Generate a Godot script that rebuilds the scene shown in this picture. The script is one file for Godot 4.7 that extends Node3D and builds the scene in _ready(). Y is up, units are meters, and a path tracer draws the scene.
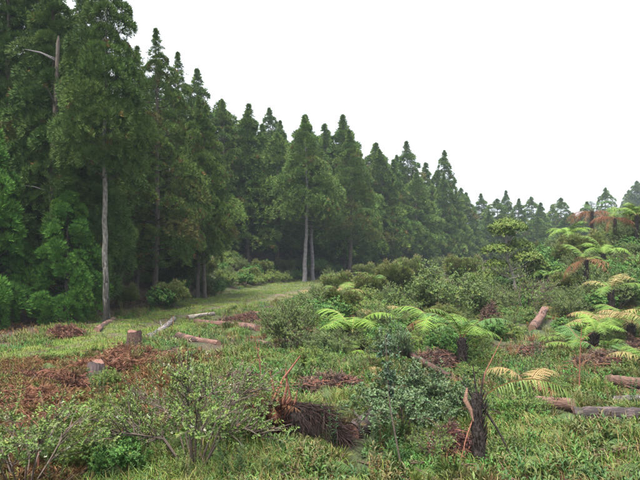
extends Node3D

# ---------------------------------------------------------------- helpers
var rng := RandomNumberGenerator.new()
var mat := {}
var used := {}

class Geo:
	var v := PackedVector3Array()
	var n := PackedVector3Array()
	var c := PackedColorArray()
	func put(t: PackedVector3Array, x: Transform3D, col: Color) -> void:
		v.append_array(x * t)
		var k := PackedColorArray()
		k.resize(t.size())
		k.fill(col)
		c.append_array(k)
	func tri(a: Vector3, b: Vector3, d: Vector3, col: Color) -> void:
		v.append(a); v.append(b); v.append(d)
		c.append(col); c.append(col); c.append(col)
	func stri(a: Vector3, b: Vector3, d: Vector3, na: Vector3, nb: Vector3, nd: Vector3, col: Color) -> void:
		if (d - a).cross(b - a).dot(na + nb + nd) < 0.0:
			v.append(a); v.append(d); v.append(b)
			n.append(na); n.append(nd); n.append(nb)
		else:
			v.append(a); v.append(b); v.append(d)
			n.append(na); n.append(nb); n.append(nd)
		c.append(col); c.append(col); c.append(col)
	func mesh(m: Material) -> ArrayMesh:
		var a := []
		a.resize(Mesh.ARRAY_MAX)
		a[Mesh.ARRAY_VERTEX] = v
		a[Mesh.ARRAY_COLOR] = c
		if n.size() == v.size():
			a[Mesh.ARRAY_NORMAL] = n
		var am := ArrayMesh.new()
		am.add_surface_from_arrays(Mesh.PRIMITIVE_TRIANGLES, a)
		am.surface_set_material(0, m)
		return am

func rf(a: float, b: float) -> float:
	return rng.randf_range(a, b)

func ss(a: float, b: float, x: float) -> float:
	return smoothstep(a, b, x)

const EDGE := [[-30.0, -14.0], [15.0, -10.0], [25.0, -8.6], [39.0, -7.8], [50.0, -5.5], [62.0, -2.5], [75.0, 2.5], [103.0, 20.0], [150.0, 42.0], [600.0, 300.0]]
func edge_x(d: float) -> float:
	for i in EDGE.size() - 1:
		if d <= EDGE[i + 1][0]:
			return lerpf(EDGE[i][1], EDGE[i + 1][1], maxf(0.0, d - EDGE[i][0]) / (EDGE[i + 1][0] - EDGE[i][0]))
	return EDGE[-1][1]

func ground(x: float, d: float) -> float:
	var y := 0.10 * sin(0.7 * x + 1.3) * sin(0.55 * d + 0.4) + 0.05 * sin(1.9 * x + 0.31 * d) * sin(1.7 * d + 0.5)
	y += 0.13 * sin(3.1 * x + 1.1 * sin(1.3 * d)) * sin(2.7 * d + 1.2 * sin(1.7 * x)) * ss(-4, -2, x + 5.0 - 0.12 * d) * ss(7, 10, d) * (1.0 - ss(40, 60, d))
	y += 1.4 * (1.0 - ss(0, 6.5, d))
	var e := edge_x(d) - x
	y += 0.7 * ss(0, 12, e) * (1.0 - ss(34, 50, d))
	y += 3.4 * ss(0, 8, e) * ss(34, 50, d) * (1.0 - 0.6 * ss(75, 105, d))
	y += 5.0 * ss(8, 34, e) * ss(45, 62, d) * (1.0 - ss(120, 170, d))
	var s := 0.3 * maxf(0.0, d - 45.0)
	y += 7.0 * ss(9 + s, 36 + s, x) * ss(12, 45, d) * (1.0 - ss(75, 125, d))
	y += 22.0 * exp(-pow((x - 135.0) / 45.0, 2.0) - pow((d - 270.0) / 60.0, 2.0))
	return y

func on(x: float, d: float, up := 0.0) -> Vector3:
	return Vector3(x, ground(x, d) + up, -d)

func numbered(called: String) -> String:
	if not used.has(called):
		used[called] = 0
		return called
	used[called] += 1
	return "%s_%03d" % [called, used[called]]

func tag(o: Node, label: String, category: String, group := "") -> Node:
	o.set_meta("label", label)
	o.set_meta("category", category)
	if group != "":
		o.set_meta("group", group)
	return o

func thing(called: String, label: String, category: String, at: Vector3, turn := 0.0, group := "") -> Node3D:
	var o := Node3D.new()
	o.name = numbered(called)
	add_child(o)
	o.position = at
	o.rotation.y = turn
	tag(o, label, category, group)
	return o

func part(called: String, m: Mesh, parent: Node, x := Transform3D.IDENTITY) -> MeshInstance3D:
	var o := MeshInstance3D.new()
	o.name = called
	o.mesh = m
	parent.add_child(o, true)
	o.transform = x
	return o

func basis_y(dir: Vector3, spin: float, s: float) -> Basis:
	var y := dir.normalized()
	var x := y.cross(Vector3(0.31, 0.2, 0.93)).normalized().rotated(y, spin)
	return Basis(x * s, y * s, x.cross(y) * s)

func rdir() -> Vector3:
	var z := rf(-1, 1)
	var a := rf(0, TAU)
	var r := sqrt(1.0 - z * z)
	return Vector3(r * cos(a), z, r * sin(a))

func pick(p: Array) -> Color:
	var a: Color = p[rng.randi() % p.size()]
	var b: Color = p[rng.randi() % p.size()]
	var k := a.lerp(b, rng.randf())
	var s := rf(0.8, 1.25)
	return Color(k.r * s * rf(0.92, 1.08), k.g * s, k.b * s * rf(0.9, 1.1))

# ---------------------------------------------------------------- small plant pieces (point lists, three points a face)
func tuft(seed_: int, count: int, length: float, width: float, spread: float) -> PackedVector3Array:
	rng.seed = seed_
	var p := PackedVector3Array()
	for i in count:
		var a := TAU * (i + rng.randf()) / count
		var s := spread * sqrt(rf(0.05, 1.0))
		var dir := Vector3(cos(a) * sin(s), cos(s), sin(a) * sin(s))
		var l := length * rf(0.65, 1.2)
		var b := Vector3(cos(a), 0, sin(a)) * length * 0.08
		var m := b + dir * l * 0.55
		var t := b + (dir + Vector3(0, 0.25, 0)).normalized() * l
		var sd := dir.cross(rdir()).normalized() * width * 0.5
		p.append_array([b, m + sd, t, b, t, m - sd])
	return p

func rosette(seed_: int, count: int, length: float, width: float, spread: float, stretch: float) -> PackedVector3Array:
	# leaves round a twig tip; each leaf is two folded halves with a bent tip
	rng.seed = seed_
	var p := PackedVector3Array()
	for i in count:
		var a := i * 2.4 + rf(-0.3, 0.3)
		var s := spread * rf(0.45, 1.1)
		var dir := Vector3(cos(a) * sin(s), cos(s), sin(a) * sin(s))
		var l := length * rf(0.6, 1.15)
		var b := Vector3(0, stretch * (i / float(count) - 0.5), 0)
		var sd := dir.cross(Vector3(-sin(a) * 0.3 + rf(-0.4, 0.4), 1, cos(a) * 0.3)).normalized() * width * 0.5
		var up := sd.cross(dir).normalized() * width * 0.18
		var m := b + dir * l * 0.45
		var t := b + dir * l + Vector3(0, -l * 0.18, 0)
		p.append_array([b, m - sd + up, m, b, m, m + sd + up, m - sd + up, t, m, m, t, m + sd + up])
	return p

func blades(seed_: int, count: int, height: float, width: float, lean: float, foot: float) -> PackedVector3Array:
	rng.seed = seed_
	var p := PackedVector3Array()
	for i in count:
		var a := rf(0, TAU)
		var b := Vector3(rf(-foot, foot), -0.02, rf(-foot, foot))
		var out := Vector3(cos(a), 0, sin(a))
		var l := height * rf(0.5, 1.2)
		var k := lean * rf(0.3, 1.2)
		var m := b + Vector3(0, l * 0.6, 0) + out * l * k * 0.35
		var t := b + Vector3(0, l * (1.0 - 0.35 * k), 0) + out * l * k
		var sd := Vector3(-sin(a + 0.5), 0, cos(a + 0.5)) * width * 0.5
		p.append_array([b - sd, b + sd, m + sd * 0.8, b - sd, m + sd * 0.8, m - sd * 0.8, m - sd * 0.8, m + sd * 0.8, t])
	return p

func tube(g: Geo, pts: Array, radii: Array, sides: int, col: Color, rough := 0.0) -> void:
	var rings := []
	for i in pts.size():
		var t: Vector3
		if i == 0:
			t = pts[1] - pts[0]
		elif i == pts.size() - 1:
			t = pts[i] - pts[i - 1]
		else:
			t = pts[i + 1] - pts[i - 1]
		t = t.normalized()
		var x := t.cross(Vector3(0.31, 0.2, 0.93)).normalized()
		var z := x.cross(t)
		var ring := []
		for j in sides:
			var a := TAU * j / sides
			var o := x * cos(a) + z * sin(a)
			ring.append([pts[i] + o * (radii[i] * (1.0 + rf(-rough, rough))), o])
		rings.append(ring)
	for i in pts.size() - 1:
		for j in sides:
			var a = rings[i][j]; var b = rings[i][(j + 1) % sides]
			var d = rings[i + 1][j]; var e = rings[i + 1][(j + 1) % sides]
			g.stri(a[0], b[0], e[0], a[1], b[1], e[1], col)
			g.stri(a[0], e[0], d[0], a[1], e[1], d[1], col)

# ---------------------------------------------------------------- materials
func noise_image(seed_: int, freq: float, lo: Color, hi: Color, size := 256, octaves := 5, power := 1.0) -> ImageTexture:
	var f := FastNoiseLite.new()
	f.seed = seed_
	f.frequency = freq
	f.fractal_octaves = octaves
	f.noise_type = FastNoiseLite.TYPE_SIMPLEX_SMOOTH
	var im := f.get_seamless_image(size, size)
	im.convert(Image.FORMAT_RGB8)
	for y in size:
		for x in size:
			im.set_pixel(x, y, lo.lerp(hi, pow(im.get_pixel(x, y).r, power)))
	return ImageTexture.create_from_image(im)

func leaf_mat(called: String, rough: float, back: Color, spec := 0.4, tint := Color.WHITE) -> StandardMaterial3D:
	var m := StandardMaterial3D.new()
	m.vertex_color_use_as_albedo = true
	m.albedo_color = tint
	m.roughness = rough
	m.metallic_specular = spec
	m.cull_mode = BaseMaterial3D.CULL_DISABLED
	m.backlight_enabled = true
	m.backlight = back
	mat[called] = m
	return m

func bark_mat(called: String, lo: Color, hi: Color, scale_: Vector3, seed_: int, relief := 2.0) -> StandardMaterial3D:
	var m := StandardMaterial3D.new()
	m.vertex_color_use_as_albedo = true
	m.albedo_texture = noise_image(seed_, 0.02, lo, hi)
	m.heightmap_enabled = true
	m.heightmap_scale = relief
	m.heightmap_texture = noise_image(seed_ + 7, 0.03, Color.BLACK, Color.WHITE)
	m.uv1_triplanar = true
	m.uv1_scale = scale_
	m.roughness = 0.9
	mat[called] = m
	return m

func lin(r: float, g: float, b: float) -> Color:
	return Color(r, g, b).linear_to_srgb()

# ---------------------------------------------------------------- trees
var T := {}   # leaf point lists

func cedar_shape(seed_: int, q: Dictionary) -> Array:
	# [trunk mesh, crown mesh] of a cedar: trunk with limbs, and foliage in billows at the limb ends
	rng.seed = seed_
	var hgt: float = q.h
	var wood := Geo.new()
	var crown := Geo.new()
	var tr: float = q.get("r0", 0.19)
	var pts := []
	var rad := []
	var bend: Vector3 = Vector3(rf(-1, 1), 0, rf(-1, 1)) * q.get("bend", 0.25)
	for i in 25:
		var t := i / 24.0
		pts.append(Vector3(0, hgt * t * 0.97 - 0.25 * (1.0 - t), 0) + bend * sin(t * PI) + Vector3(rf(-0.04, 0.04), 0, rf(-0.04, 0.04)))
		rad.append(tr * (1.0 - 0.9 * t) + (tr * 0.45 if i == 0 else 0.0))
	tube(wood, pts, rad, 12, Color.WHITE, 0.08)
	if q.get("patchy", false):                                     # black bark low down, lichen-pale above, in ragged patches
		for i in wood.v.size():
			if wood.v[i].y < 2.6 and rng.randf() > wood.v[i].y / 3.4:
				wood.c[i] = Color(0.16, 0.15, 0.14)
	var nb: int = q.nb
	var pal: Array = q.pal
	var az := rf(0, TAU)
	for i in nb:
		var u := (i + rng.randf()) / nb
		var t := 1.0 - pow(1.0 - u, q.get("low", 0.66))
		if t > 0.9:
			continue
		var env: float = q.rr * pow(1.0 - t, q.get("taper", 0.8)) * (0.65 + 0.35 * ss(0.0, 0.18, t)) + 0.12
		env *= rf(0.72, 1.22) * lerpf(0.6, 1.0, ss(0.0, 0.25, 1.0 - t))
		var y: float = hgt * (q.base + (1.0 - q.base) * t)
		az += 2.4 + rf(-0.5, 0.5)
		var out := Vector3(cos(az), 0, sin(az))
		var b: float = q.bs * rf(0.6, 1.15) * (0.28 + 0.72 * minf(1.0, env / q.rr))
		var trunk_at: Vector3 = Vector3(0, y, 0) + bend * sin(PI * y / hgt)
		var c: Vector3 = trunk_at + out * maxf(0.0, env - b * 0.7) + Vector3(0, rf(-0.15, 0.2), 0)
		if env > 0.5:
			var root: Vector3 = trunk_at + Vector3(0, -0.25 * env, 0)
			tube(wood, [root, root.lerp(c, 0.5) + Vector3(0, -0.08 * env, 0), c], [0.035, 0.024, 0.012], 4, Color(0.3, 0.27, 0.25))
		var tone := pick(pal)
		if rng.randf() < q.get("brown", 0.0):
			tone = tone.lerp(pick(q.pal2), rf(0.4, 0.9))
		var nt: int = int(q.nt * (0.35 + 0.65 * b / q.bs))
		for k in nt:
			var dr := rdir()
			if dr.dot(out) < -0.5 or dr.y < -0.42:
				continue
			var at: Vector3 = c + Vector3(dr.x * 1.05, dr.y * q.get("tall", 0.75), dr.z * 1.05) * b * rf(0.78, 1.02)
			var o: Vector3 = dr * 0.8 + out * 0.4 + Vector3(0, q.get("up", 0.25), 0)
			var col := tone.lerp(pick(pal), 0.35)
			if rng.randf() < q.get("brown", 0.0) * 0.5:
				col = pick(q.pal2)
			crown.put(T[q.leaf][rng.randi() % 4], Transform3D(basis_y(o, rf(0, TAU), rf(0.7, 1.25) * q.ls), at), col)
	for k in int(q.nt * q.get("core", 1.3)):                        # short shoots close to the stem
		var t := rng.randf()
		var a: float = rf(0, TAU)
		var y: float = hgt * (q.base + 0.05 + (0.95 - q.base) * t)
		var env: float = q.rr * pow(1.0 - t, q.get("taper", 0.8)) * rf(0.15, 0.75)
		var out := Vector3(cos(a), 0, sin(a))
		crown.put(T[q.leaf][rng.randi() % 4], Transform3D(basis_y(out + Vector3(0, 0.5, 0), rf(0, TAU), rf(0.9, 1.4) * q.ls), Vector3(0, y, 0) + bend * sin(PI * y / hgt) + out * env), pick(pal))
	for k in int(q.nt * 1.3):                                     # the leader
		var t := rng.randf()
		var a: float = rf(0, TAU)
		var lr: float = 0.27 * q.rr * (1.0 - t) * rf(0.5, 1.1) * (0.6 + 0.4 * sin(t * 40.0))
		var at: Vector3 = Vector3(cos(a) * lr, hgt * (0.86 + 0.14 * t), sin(a) * lr) + bend * sin(PI * (0.86 + 0.14 * t))
		crown.put(T[q.leaf][rng.randi() % 4], Transform3D(basis_y(Vector3(cos(a) * 0.5, 1, sin(a) * 0.5), a, rf(0.6, 0.9) * q.ls), at), pick(pal))
	return [wood.mesh(mat[q.get("bark", "bark_dark")]), crown.mesh(mat[q.get("needle", "needle")])]

var tree_shapes := {}
func cedar(kind: String, x: float, d: float, s: Vector2, turn: float, called: String, label: String, group := "", category := "tree") -> Node3D:
	var o := thing(called, label, category, on(x, d), turn, group)
	o.scale = Vector3(s.x, s.y, s.x)
	part("trunk", tree_shapes[kind][0], o)
	part("crown", tree_shapes[kind][1], o)
	return o

# ---------------------------------------------------------------- ferns
func frond_mesh(seed_: int, length: float, rise: float, fall: float, width: float, pal: Array, stalk: Color, m: Material, droop := 0.25, teeth := 8) -> ArrayMesh:
	rng.seed = seed_
	var g := Geo.new()
	var n := 44
	var p := Vector3.ZERO
	var pts := [p]
	var tan_ := []
	var sway := rf(-0.25, 0.25)
	for i in n:
		var t := i / float(n)
		var a := lerpf(rise, fall, pow(t, 1.25))
		var dr := Vector3(sin(sway * t), sin(a), cos(a)).normalized()
		p += dr * length / n
		pts.append(p)
		tan_.append(dr)
	tan_.append(tan_[-1])
	for i in n:                                                    # the stalk, three-sided
		var r0 := 0.016 * (1.0 - 0.85 * i / n)
		var r1 := 0.016 * (1.0 - 0.85 * (i + 1) / n)
		for j in 3:
			var a0 := TAU * j / 3.0
			var a1 := TAU * (j + 1) / 3.0
			var u0 := Vector3(cos(a0), sin(a0), 0); var u1 := Vector3(cos(a1), sin(a1), 0)
			g.tri(pts[i] + u0 * r0, pts[i] + u1 * r0, pts[i + 1] + u1 * r1, stalk)
			g.tri(pts[i] + u0 * r0, pts[i + 1] + u1 * r1, pts[i + 1] + u0 * r1, stalk)
	var first := int(n * 0.16)
	var ragged := rf(0.04, 0.12)
	var tone := pick(pal)
	for i in range(first, n + 1):
		var t := (i - first) / float(n - first)
		var full := width * pow(sin(PI * (0.16 + 0.82 * t)), 0.8) * rf(0.85, 1.1)
		for side in [-1.0, 1.0]:
			var l := full * rf(0.85, 1.1)
			var fwd: Vector3 = tan_[i]
			var ax: Vector3 = (Vector3(side, 0, 0) + fwd * rf(0.05, 0.55) + Vector3(0, -droop * rf(0.3, 1.6), rf(-0.12, 0.12))).normalized()
			var col := tone.lerp(pick(pal), 0.4)
			if rng.randf() < ragged:
				l *= rf(0.1, 0.6)
			var w := 0.15 * l + 0.012
			for k in teeth:
				var s0 := k / float(teeth)
				var s1 := (k + 0.85) / float(teeth)
				var b0: Vector3 = pts[i] + ax * l * s0 + Vector3(0, -droop * l * s0 * s0 * 0.5, 0)
				var b1: Vector3 = pts[i] + ax * l * s1 + Vector3(0, -droop * l * s1 * s1 * 0.5, 0)
				var ww := w * pow(1.0 - s0, 0.6) * 0.5
				g.tri(b0, b1, b1 + fwd * ww + ax * l * 0.04, col)
				g.tri(b0, b1, b1 - fwd * ww + ax * l * 0.04, col)
	return g.mesh(m)

var fronds := {}
func tree_fern(at: Vector3, trunk_h: float, count: int, size: float, kinds: Array, called: String, label: String, lean := Vector3.ZERO, group := "", tilt := Vector2(-0.25, 0.35)) -> Node3D:
	var o := thing(called, label, "tree fern", at, 0.0, group)
	var g := Geo.new()
	var top := Vector3(lean.x, trunk_h, lean.z)
	var r := 0.11
	tube(g, [Vector3(0, -0.15, 0), top * 0.3, top * 0.65, top * 0.95, top + Vector3(0, 0.06, 0)], [r * 1.5, r * 1.05, r, r * 1.1, r * 0.5], 11, Color.WHITE, 0.18)
	for i in int(40 + 90 * trunk_h):                               # old leaf bases standing off the trunk
		var a := rf(0, TAU)
		var q := Vector3(cos(a), 0, sin(a))
		var b := top * rf(0.0, 1.0) + q * r * 0.9
		var e := b + (q * 0.6 + Vector3(0, 0.8, 0)) * rf(0.05, 0.14)
		tube(g, [b, e], [0.016, 0.006], 4, Color(0.9, 0.75, 0.65))
	part("trunk", g.mesh(mat.fern_trunk), o)
	var a0 := rf(0, TAU)
	for i in count:
		var set_: Array = fronds[kinds[i % kinds.size()]]
		var x := Transform3D(Basis(Vector3.UP, a0 + TAU * i / count + rf(-0.3, 0.3)) * Basis(Vector3.RIGHT, rf(tilt.x, tilt.y)), top)
		part("frond", set_[rng.randi() % set_.size()], o, x.scaled_local(Vector3.ONE * size * rf(0.8, 1.12)))
	return o

# ---------------------------------------------------------------- shrubs
func shrub_shape(seed_: int, q: Dictionary) -> Array:
	rng.seed = seed_
	var wood := Geo.new()
	var fol := Geo.new()
	var tips := []
	for i in int(q.stems):
		var a: float = TAU * (i + rf(-0.4, 0.4)) / q.stems
		var s: float = sqrt(rf(0.02, 1.0))
		var tip: Vector3 = Vector3(cos(a) * s * q.rr, q.h * (0.45 + 0.55 * sqrt(maxf(0.05, 1.0 - s * s))) * rf(0.58, 1.12), sin(a) * s * q.rr)
		var foot: Vector3 = Vector3(cos(a), 0, sin(a)) * rf(0.0, 0.12) * q.rr + Vector3(0, -0.08, 0)
		var m1: Vector3 = foot.lerp(tip, 0.35) + Vector3(rf(-0.06, 0.06), 0.12 * q.h, rf(-0.06, 0.06)) * q.get("wiggle", 1.0)
		var m2: Vector3 = foot.lerp(tip, 0.7) + Vector3(rf(-0.08, 0.08), 0.1 * q.h, rf(-0.08, 0.08)) * q.get("wiggle", 1.0)
		var r: float = q.get("stem_r", 0.014) * rf(0.7, 1.3)
		tube(wood, [foot, m1, m2, tip], [r, r * 0.75, r * 0.5, r * 0.2], 5, Color.WHITE, 0.1)
		tips.append(tip)
		for k in int(q.twigs):
			var t := rf(0.3, 0.97)
			var b: Vector3 = m1.lerp(m2, (t - 0.3) / 0.4) if t < 0.7 else m2.lerp(tip, (t - 0.7) / 0.3)
			var outw := (rdir() * 0.8 + Vector3(tip.x, 0.5 * q.h, tip.z).normalized()).normalized()
			var l: float = q.rr * rf(0.2, 0.5)
			var e: Vector3 = b + outw * l
			tube(wood, [b, b.lerp(e, 0.5) + Vector3(0, 0.02, 0), e], [r * 0.45, r * 0.3, r * 0.12], 4, Color.WHITE)
			tips.append(e)
			tips.append(b.lerp(e, 0.55))
	var pal: Array = q.pal
	for tip in tips:
		var tone := pick(pal)
		for k in int(q.leafs):
			var at: Vector3 = tip + rdir() * q.get("ball", 0.1) * rf(0.1, 1.0)
			if at.y < 0.02:
				continue
			var o := (at - Vector3(0, q.h * 0.35, 0)).normalized() + rdir() * 0.5 + Vector3(0, 0.35, 0)
			var col := tone.lerp(pick(pal), 0.5)
			var size: float = rf(0.7, 1.2) * q.ls
			if rng.randf() < q.get("odd", 0.0):
				col = pick(q.pal2)
				size *= q.get("odd_size", 1.0)
			fol.put(T[q.leaf][rng.randi() % 4], Transform3D(basis_y(o, rf(0, TAU), size), at), col)
	return [wood.mesh(mat[q.get("bark", "twig")]), fol.mesh(mat[q.get("m", "leaf")])]

var shrubs := {}
func shrub(kind: String, x: float, d: float, s: Vector2, turn: float, called: String, label: String, group := "", category := "shrub") -> Node3D:
	var o := thing(called, label, category, on(x, d), turn, group)
	o.scale = Vector3(s.x, s.y, s.x)
	part("stems", shrubs[kind][0], o)
	part("foliage", shrubs[kind][1], o)
	return o

# ---------------------------------------------------------------- logs and stumps
func log_between(a: Vector3, b: Vector3, r0: float, r1: float, bark: String, wood: String, called: String, label: String, group := "", stubs := 2) -> Node3D:
	a.y -= r0 * 0.3
	b.y -= r1 * 0.3
	var o := thing(called, label, "log", a, 0.0, group)
	var l := a.distance_to(b)
	felled.append([Vector2(a.x, -a.z), Vector2(b.x, -b.z)])
	o.basis = basis_y(b - a, rf(0, TAU), 1.0)
	var g := Geo.new()
	var pts := []
	var rad := []
	var n := 22
	var bow := Vector3(rf(-1, 1), 0, rf(-1, 1)).normalized() * l * 0.012
	for i in n:
		var t := i / (n - 1.0)
		pts.append(Vector3(0, l * t, 0) + bow * sin(PI * t))
		rad.append(lerpf(r0, r1, t) * rf(0.95, 1.05))
	tube(g, pts, rad, 16, Color.WHITE, 0.09)
	for i in range(0, g.v.size(), 3):                              # bark left in patches, bare wood between
		var q := (g.v[i] + g.v[i + 1] + g.v[i + 2]) / 3.0
		var k := patch.get_noise_3d(q.x * 14.0 + a.x * 30.0, q.y * 5.0, q.z * 14.0)
		var col := Color(0.38, 0.36, 0.36) if k > 0.12 else (Color(1.0, 0.95, 0.93) if k > -0.2 else Color(0.7, 0.68, 0.62))
		for j in 3:
			g.c[i + j] = col
	part("bark", g.mesh(mat[bark]), o)
	for e in 2:                                                    # sawn faces, a little uneven
		var f := Geo.new()
		var r: float = r0 if e == 0 else r1
		var y: float = -0.004 if e == 0 else l + 0.004
		var nn := Vector3(0, -1 if e == 0 else 1, 0)
		for j in 14:
			var a0 := TAU * j / 14.0; var a1 := TAU * (j + 1) / 14.0
			f.stri(Vector3(0, y + nn.y * 0.01, 0), Vector3(cos(a0) * r, y, sin(a0) * r) * Vector3(0.97, 1, 0.97), Vector3(cos(a1) * r, y, sin(a1) * r) * Vector3(0.97, 1, 0.97), nn, nn, nn, Color.WHITE)
		part("cut_face", f.mesh(mat[wood]), o)
	for k in stubs:
		var s := Geo.new()
		var t := rf(0.15, 0.85)
		var q := rdir(); q.y = 0.3; q = q.normalized()
		var b0 := Vector3(0, l * t, 0)
		tube(s, [b0, b0 + q * (r0 + 0.05), b0 + q * (r0 + rf(0.08, 0.2))], [0.03, 0.024, 0.016], 6, Color.WHITE, 0.1)
		part("branch_stub", s.mesh(mat[bark]), o)
	return o

func stump(x: float, d: float, r: float, hgt: float, called: String, label: String, bark := "bark_red") -> Node3D:
	felled.append([Vector2(x, d), Vector2(x + 0.01, d)])
	var o := thing(called, label, "stump", on(x, d), rf(0, TAU))
	var g := Geo.new()
	var f := Geo.new()
	var n := 18
	var prev := []
	var levels := [[-0.12, 1.55], [0.06, 1.22], [0.35, 1.0], [0.7, 0.97], [1.0, 0.96]]
	var wob := []
	for j in n:
		wob.append([1.0 + rf(-0.1, 0.1), rf(-0.022, 0.022) + 0.03 * sin(j * 0.7), 0.25 * maxf(0, sin(j * 1.9))])
	var rings := []
	for lv in levels:
		var ring := []
		for j in n:
			var a := TAU * j / n
			var flare: float = 1.0 + wob[j][2] * (1.0 - lv[0]) * 0.6
			var rad: float = r * lv[1] * wob[j][0] * flare
			var y: float = lv[0] * hgt + (wob[j][1] if lv[0] == 1.0 else 0.0)
			ring.append(Vector3(cos(a) * rad, y, sin(a) * rad))
		rings.append(ring)
	for i in rings.size() - 1:
		for j in n:
			var a: Vector3 = rings[i][j]; var b: Vector3 = rings[i][(j + 1) % n]
			var c: Vector3 = rings[i + 1][j]; var e: Vector3 = rings[i + 1][(j + 1) % n]
			var na := Vector3(a.x, 0.05, a.z).normalized(); var nb := Vector3(b.x, 0.05, b.z).normalized()
			g.stri(a, b, e, na, nb, nb, Color.WHITE)
			g.stri(a, e, c, na, nb, na, Color.WHITE)
	for j in n:
		var a: Vector3 = rings[-1][j]; var b: Vector3 = rings[-1][(j + 1) % n]
		f.stri(Vector3(0, hgt - 0.01, 0), a * Vector3(0.98, 1, 0.98), b * Vector3(0.98, 1, 0.98), Vector3.UP, Vector3.UP, Vector3.UP, Color.WHITE)
	part("bark", g.mesh(mat[bark]), o)
	part("cut_face", f.mesh(mat.wood_dark), o)
	return o

func brush_heap(x: float, d: float, rx: float, rz: float, hgt: float, count: int, pal: Array, called: String, label: String) -> Node3D:
	var o := thing(called, label, "brush heap", on(x, d), rf(-0.4, 0.4))
	var g := Geo.new()
	var w := Geo.new()
	for i in int(count * 1.4):
		var a := rf(0, TAU)
		var s := sqrt(rng.randf()) * (0.7 + 0.4 * patch.get_noise_2d(cos(a) * 9.0 + x * 20.0, sin(a) * 9.0 + d * 20.0) + 0.15)
		var at := Vector3(cos(a) * s * rx, hgt * (1.0 - s * s) * rf(0.4, 1.0) * (0.75 + patch.get_noise_2d(cos(a) * s * 12.0 + d * 9.0, sin(a) * s * 12.0)) + 0.03, sin(a) * s * rz)
		var dir := Vector3(rf(-1, 1), rf(-0.3, 0.22), rf(-1, 1))
		g.put(T.dead[rng.randi() % 4], Transform3D(basis_y(dir, rf(0, TAU), rf(0.7, 1.3)), at), pick(pal))
	for i in int(count / 8.0):
		var a := rf(0, TAU)
		var s := sqrt(rng.randf())
		var at := Vector3(cos(a) * s * rx, hgt * (1.0 - s * s) * rf(0.4, 0.9) + 0.03, sin(a) * s * rz)
		var dr := Vector3(rf(-1, 1), rf(-0.2, 0.35), rf(-1, 1)).normalized() * rf(0.3, 0.8)
		tube(w, [at - dr * 0.5, at + Vector3(0, 0.04, 0), at + dr * 0.5], [0.007, 0.006, 0.003], 4, Color.WHITE)
	part("needles", g.mesh(mat.dry), o)
	part("twigs", w.mesh(mat.twig_red), o)
	return o

# ---------------------------------------------------------------- ground cover
const TRACK := [[-9.5, 12.0], [-8.27, 16.2], [-7.2, 20.8], [-5.6, 28.3], [-3.6, 36.0], [-1.5, 43.3], [1.5, 55.0], [6.0, 68.0]]
func track_x(d: float) -> float:
	for i in TRACK.size() - 1:
		if d <= TRACK[i + 1][1]:
			return lerpf(TRACK[i][0], TRACK[i + 1][0], clampf((d - TRACK[i][1]) / (TRACK[i + 1][1] - TRACK[i][1]), 0, 1))
	return TRACK[-1][0] + (d - 68.0) * 0.4

var patch := FastNoiseLite.new()
func lawn(x: float, d: float) -> float:        # the mown strip along the forest edge
	var t := track_x(d)
	return ss(-0.8, 0.4, x - edge_x(d) - 0.2) * (1.0 - ss(0.9, 2.6, x - t + patch.get_noise_2d(x, d) * 1.4)) * ss(12, 15, d) * (1.0 - ss(52, 64, d))

func worn(x: float, d: float) -> float:        # the trodden line along the strip
	return ss(0.55, 0.15, absf(x - track_x(d) + 0.5 + 0.5 * patch.get_noise_2d(d, 3.0))) * ss(17, 20, d) * (1.0 - ss(48, 54, d)) * ss(-0.35, 0.1, patch.get_noise_2d(x * 3.0, d * 3.0) + 0.15)

func litter(x: float, d: float) -> float:      # dead needles and slash on the ground at the left
	var k := ss(-2.2, -3.8, x + patch.get_noise_2d(x * 1.3 + 40, d * 1.3) * 2.2) * ss(6.0, 8.0, d) * (1.0 - ss(14.5, 17.5, d))
	return k * ss(-0.65, -0.1, patch.get_noise_2d(x * 1.8, d * 1.8 + 90) + 0.2)

var felled := []
func clear_of_logs(x: float, d: float) -> bool:
	var p := Vector2(x, d + 0.35)
	for f in felled:
		var q := Geometry2D.get_closest_point_to_segment(p, f[0], f[1])
		if absf(q.x - p.x) < 0.22 and absf(q.y - p.y) < (0.75 if d < 16.0 else 0.5):
			return false
	return true

func off_logs(x: float, d: float, r: float) -> bool:
	var p := Vector2(x, d + r * 0.6)
	for f in felled:
		if Geometry2D.get_closest_point_to_segment(p, f[0], f[1]).distance_to(p) < r:
			return false
	return true

func bare(x: float, d: float) -> float:        # brown dead patches in the scrub
	return ss(0.02, 0.3, patch.get_noise_2d(x * 1.7 - 300, d * 1.7 + 55)) * ss(0.0, 2.0, x - track_x(d)) * (1.0 - 0.75 * ss(14, 10, d))

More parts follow.
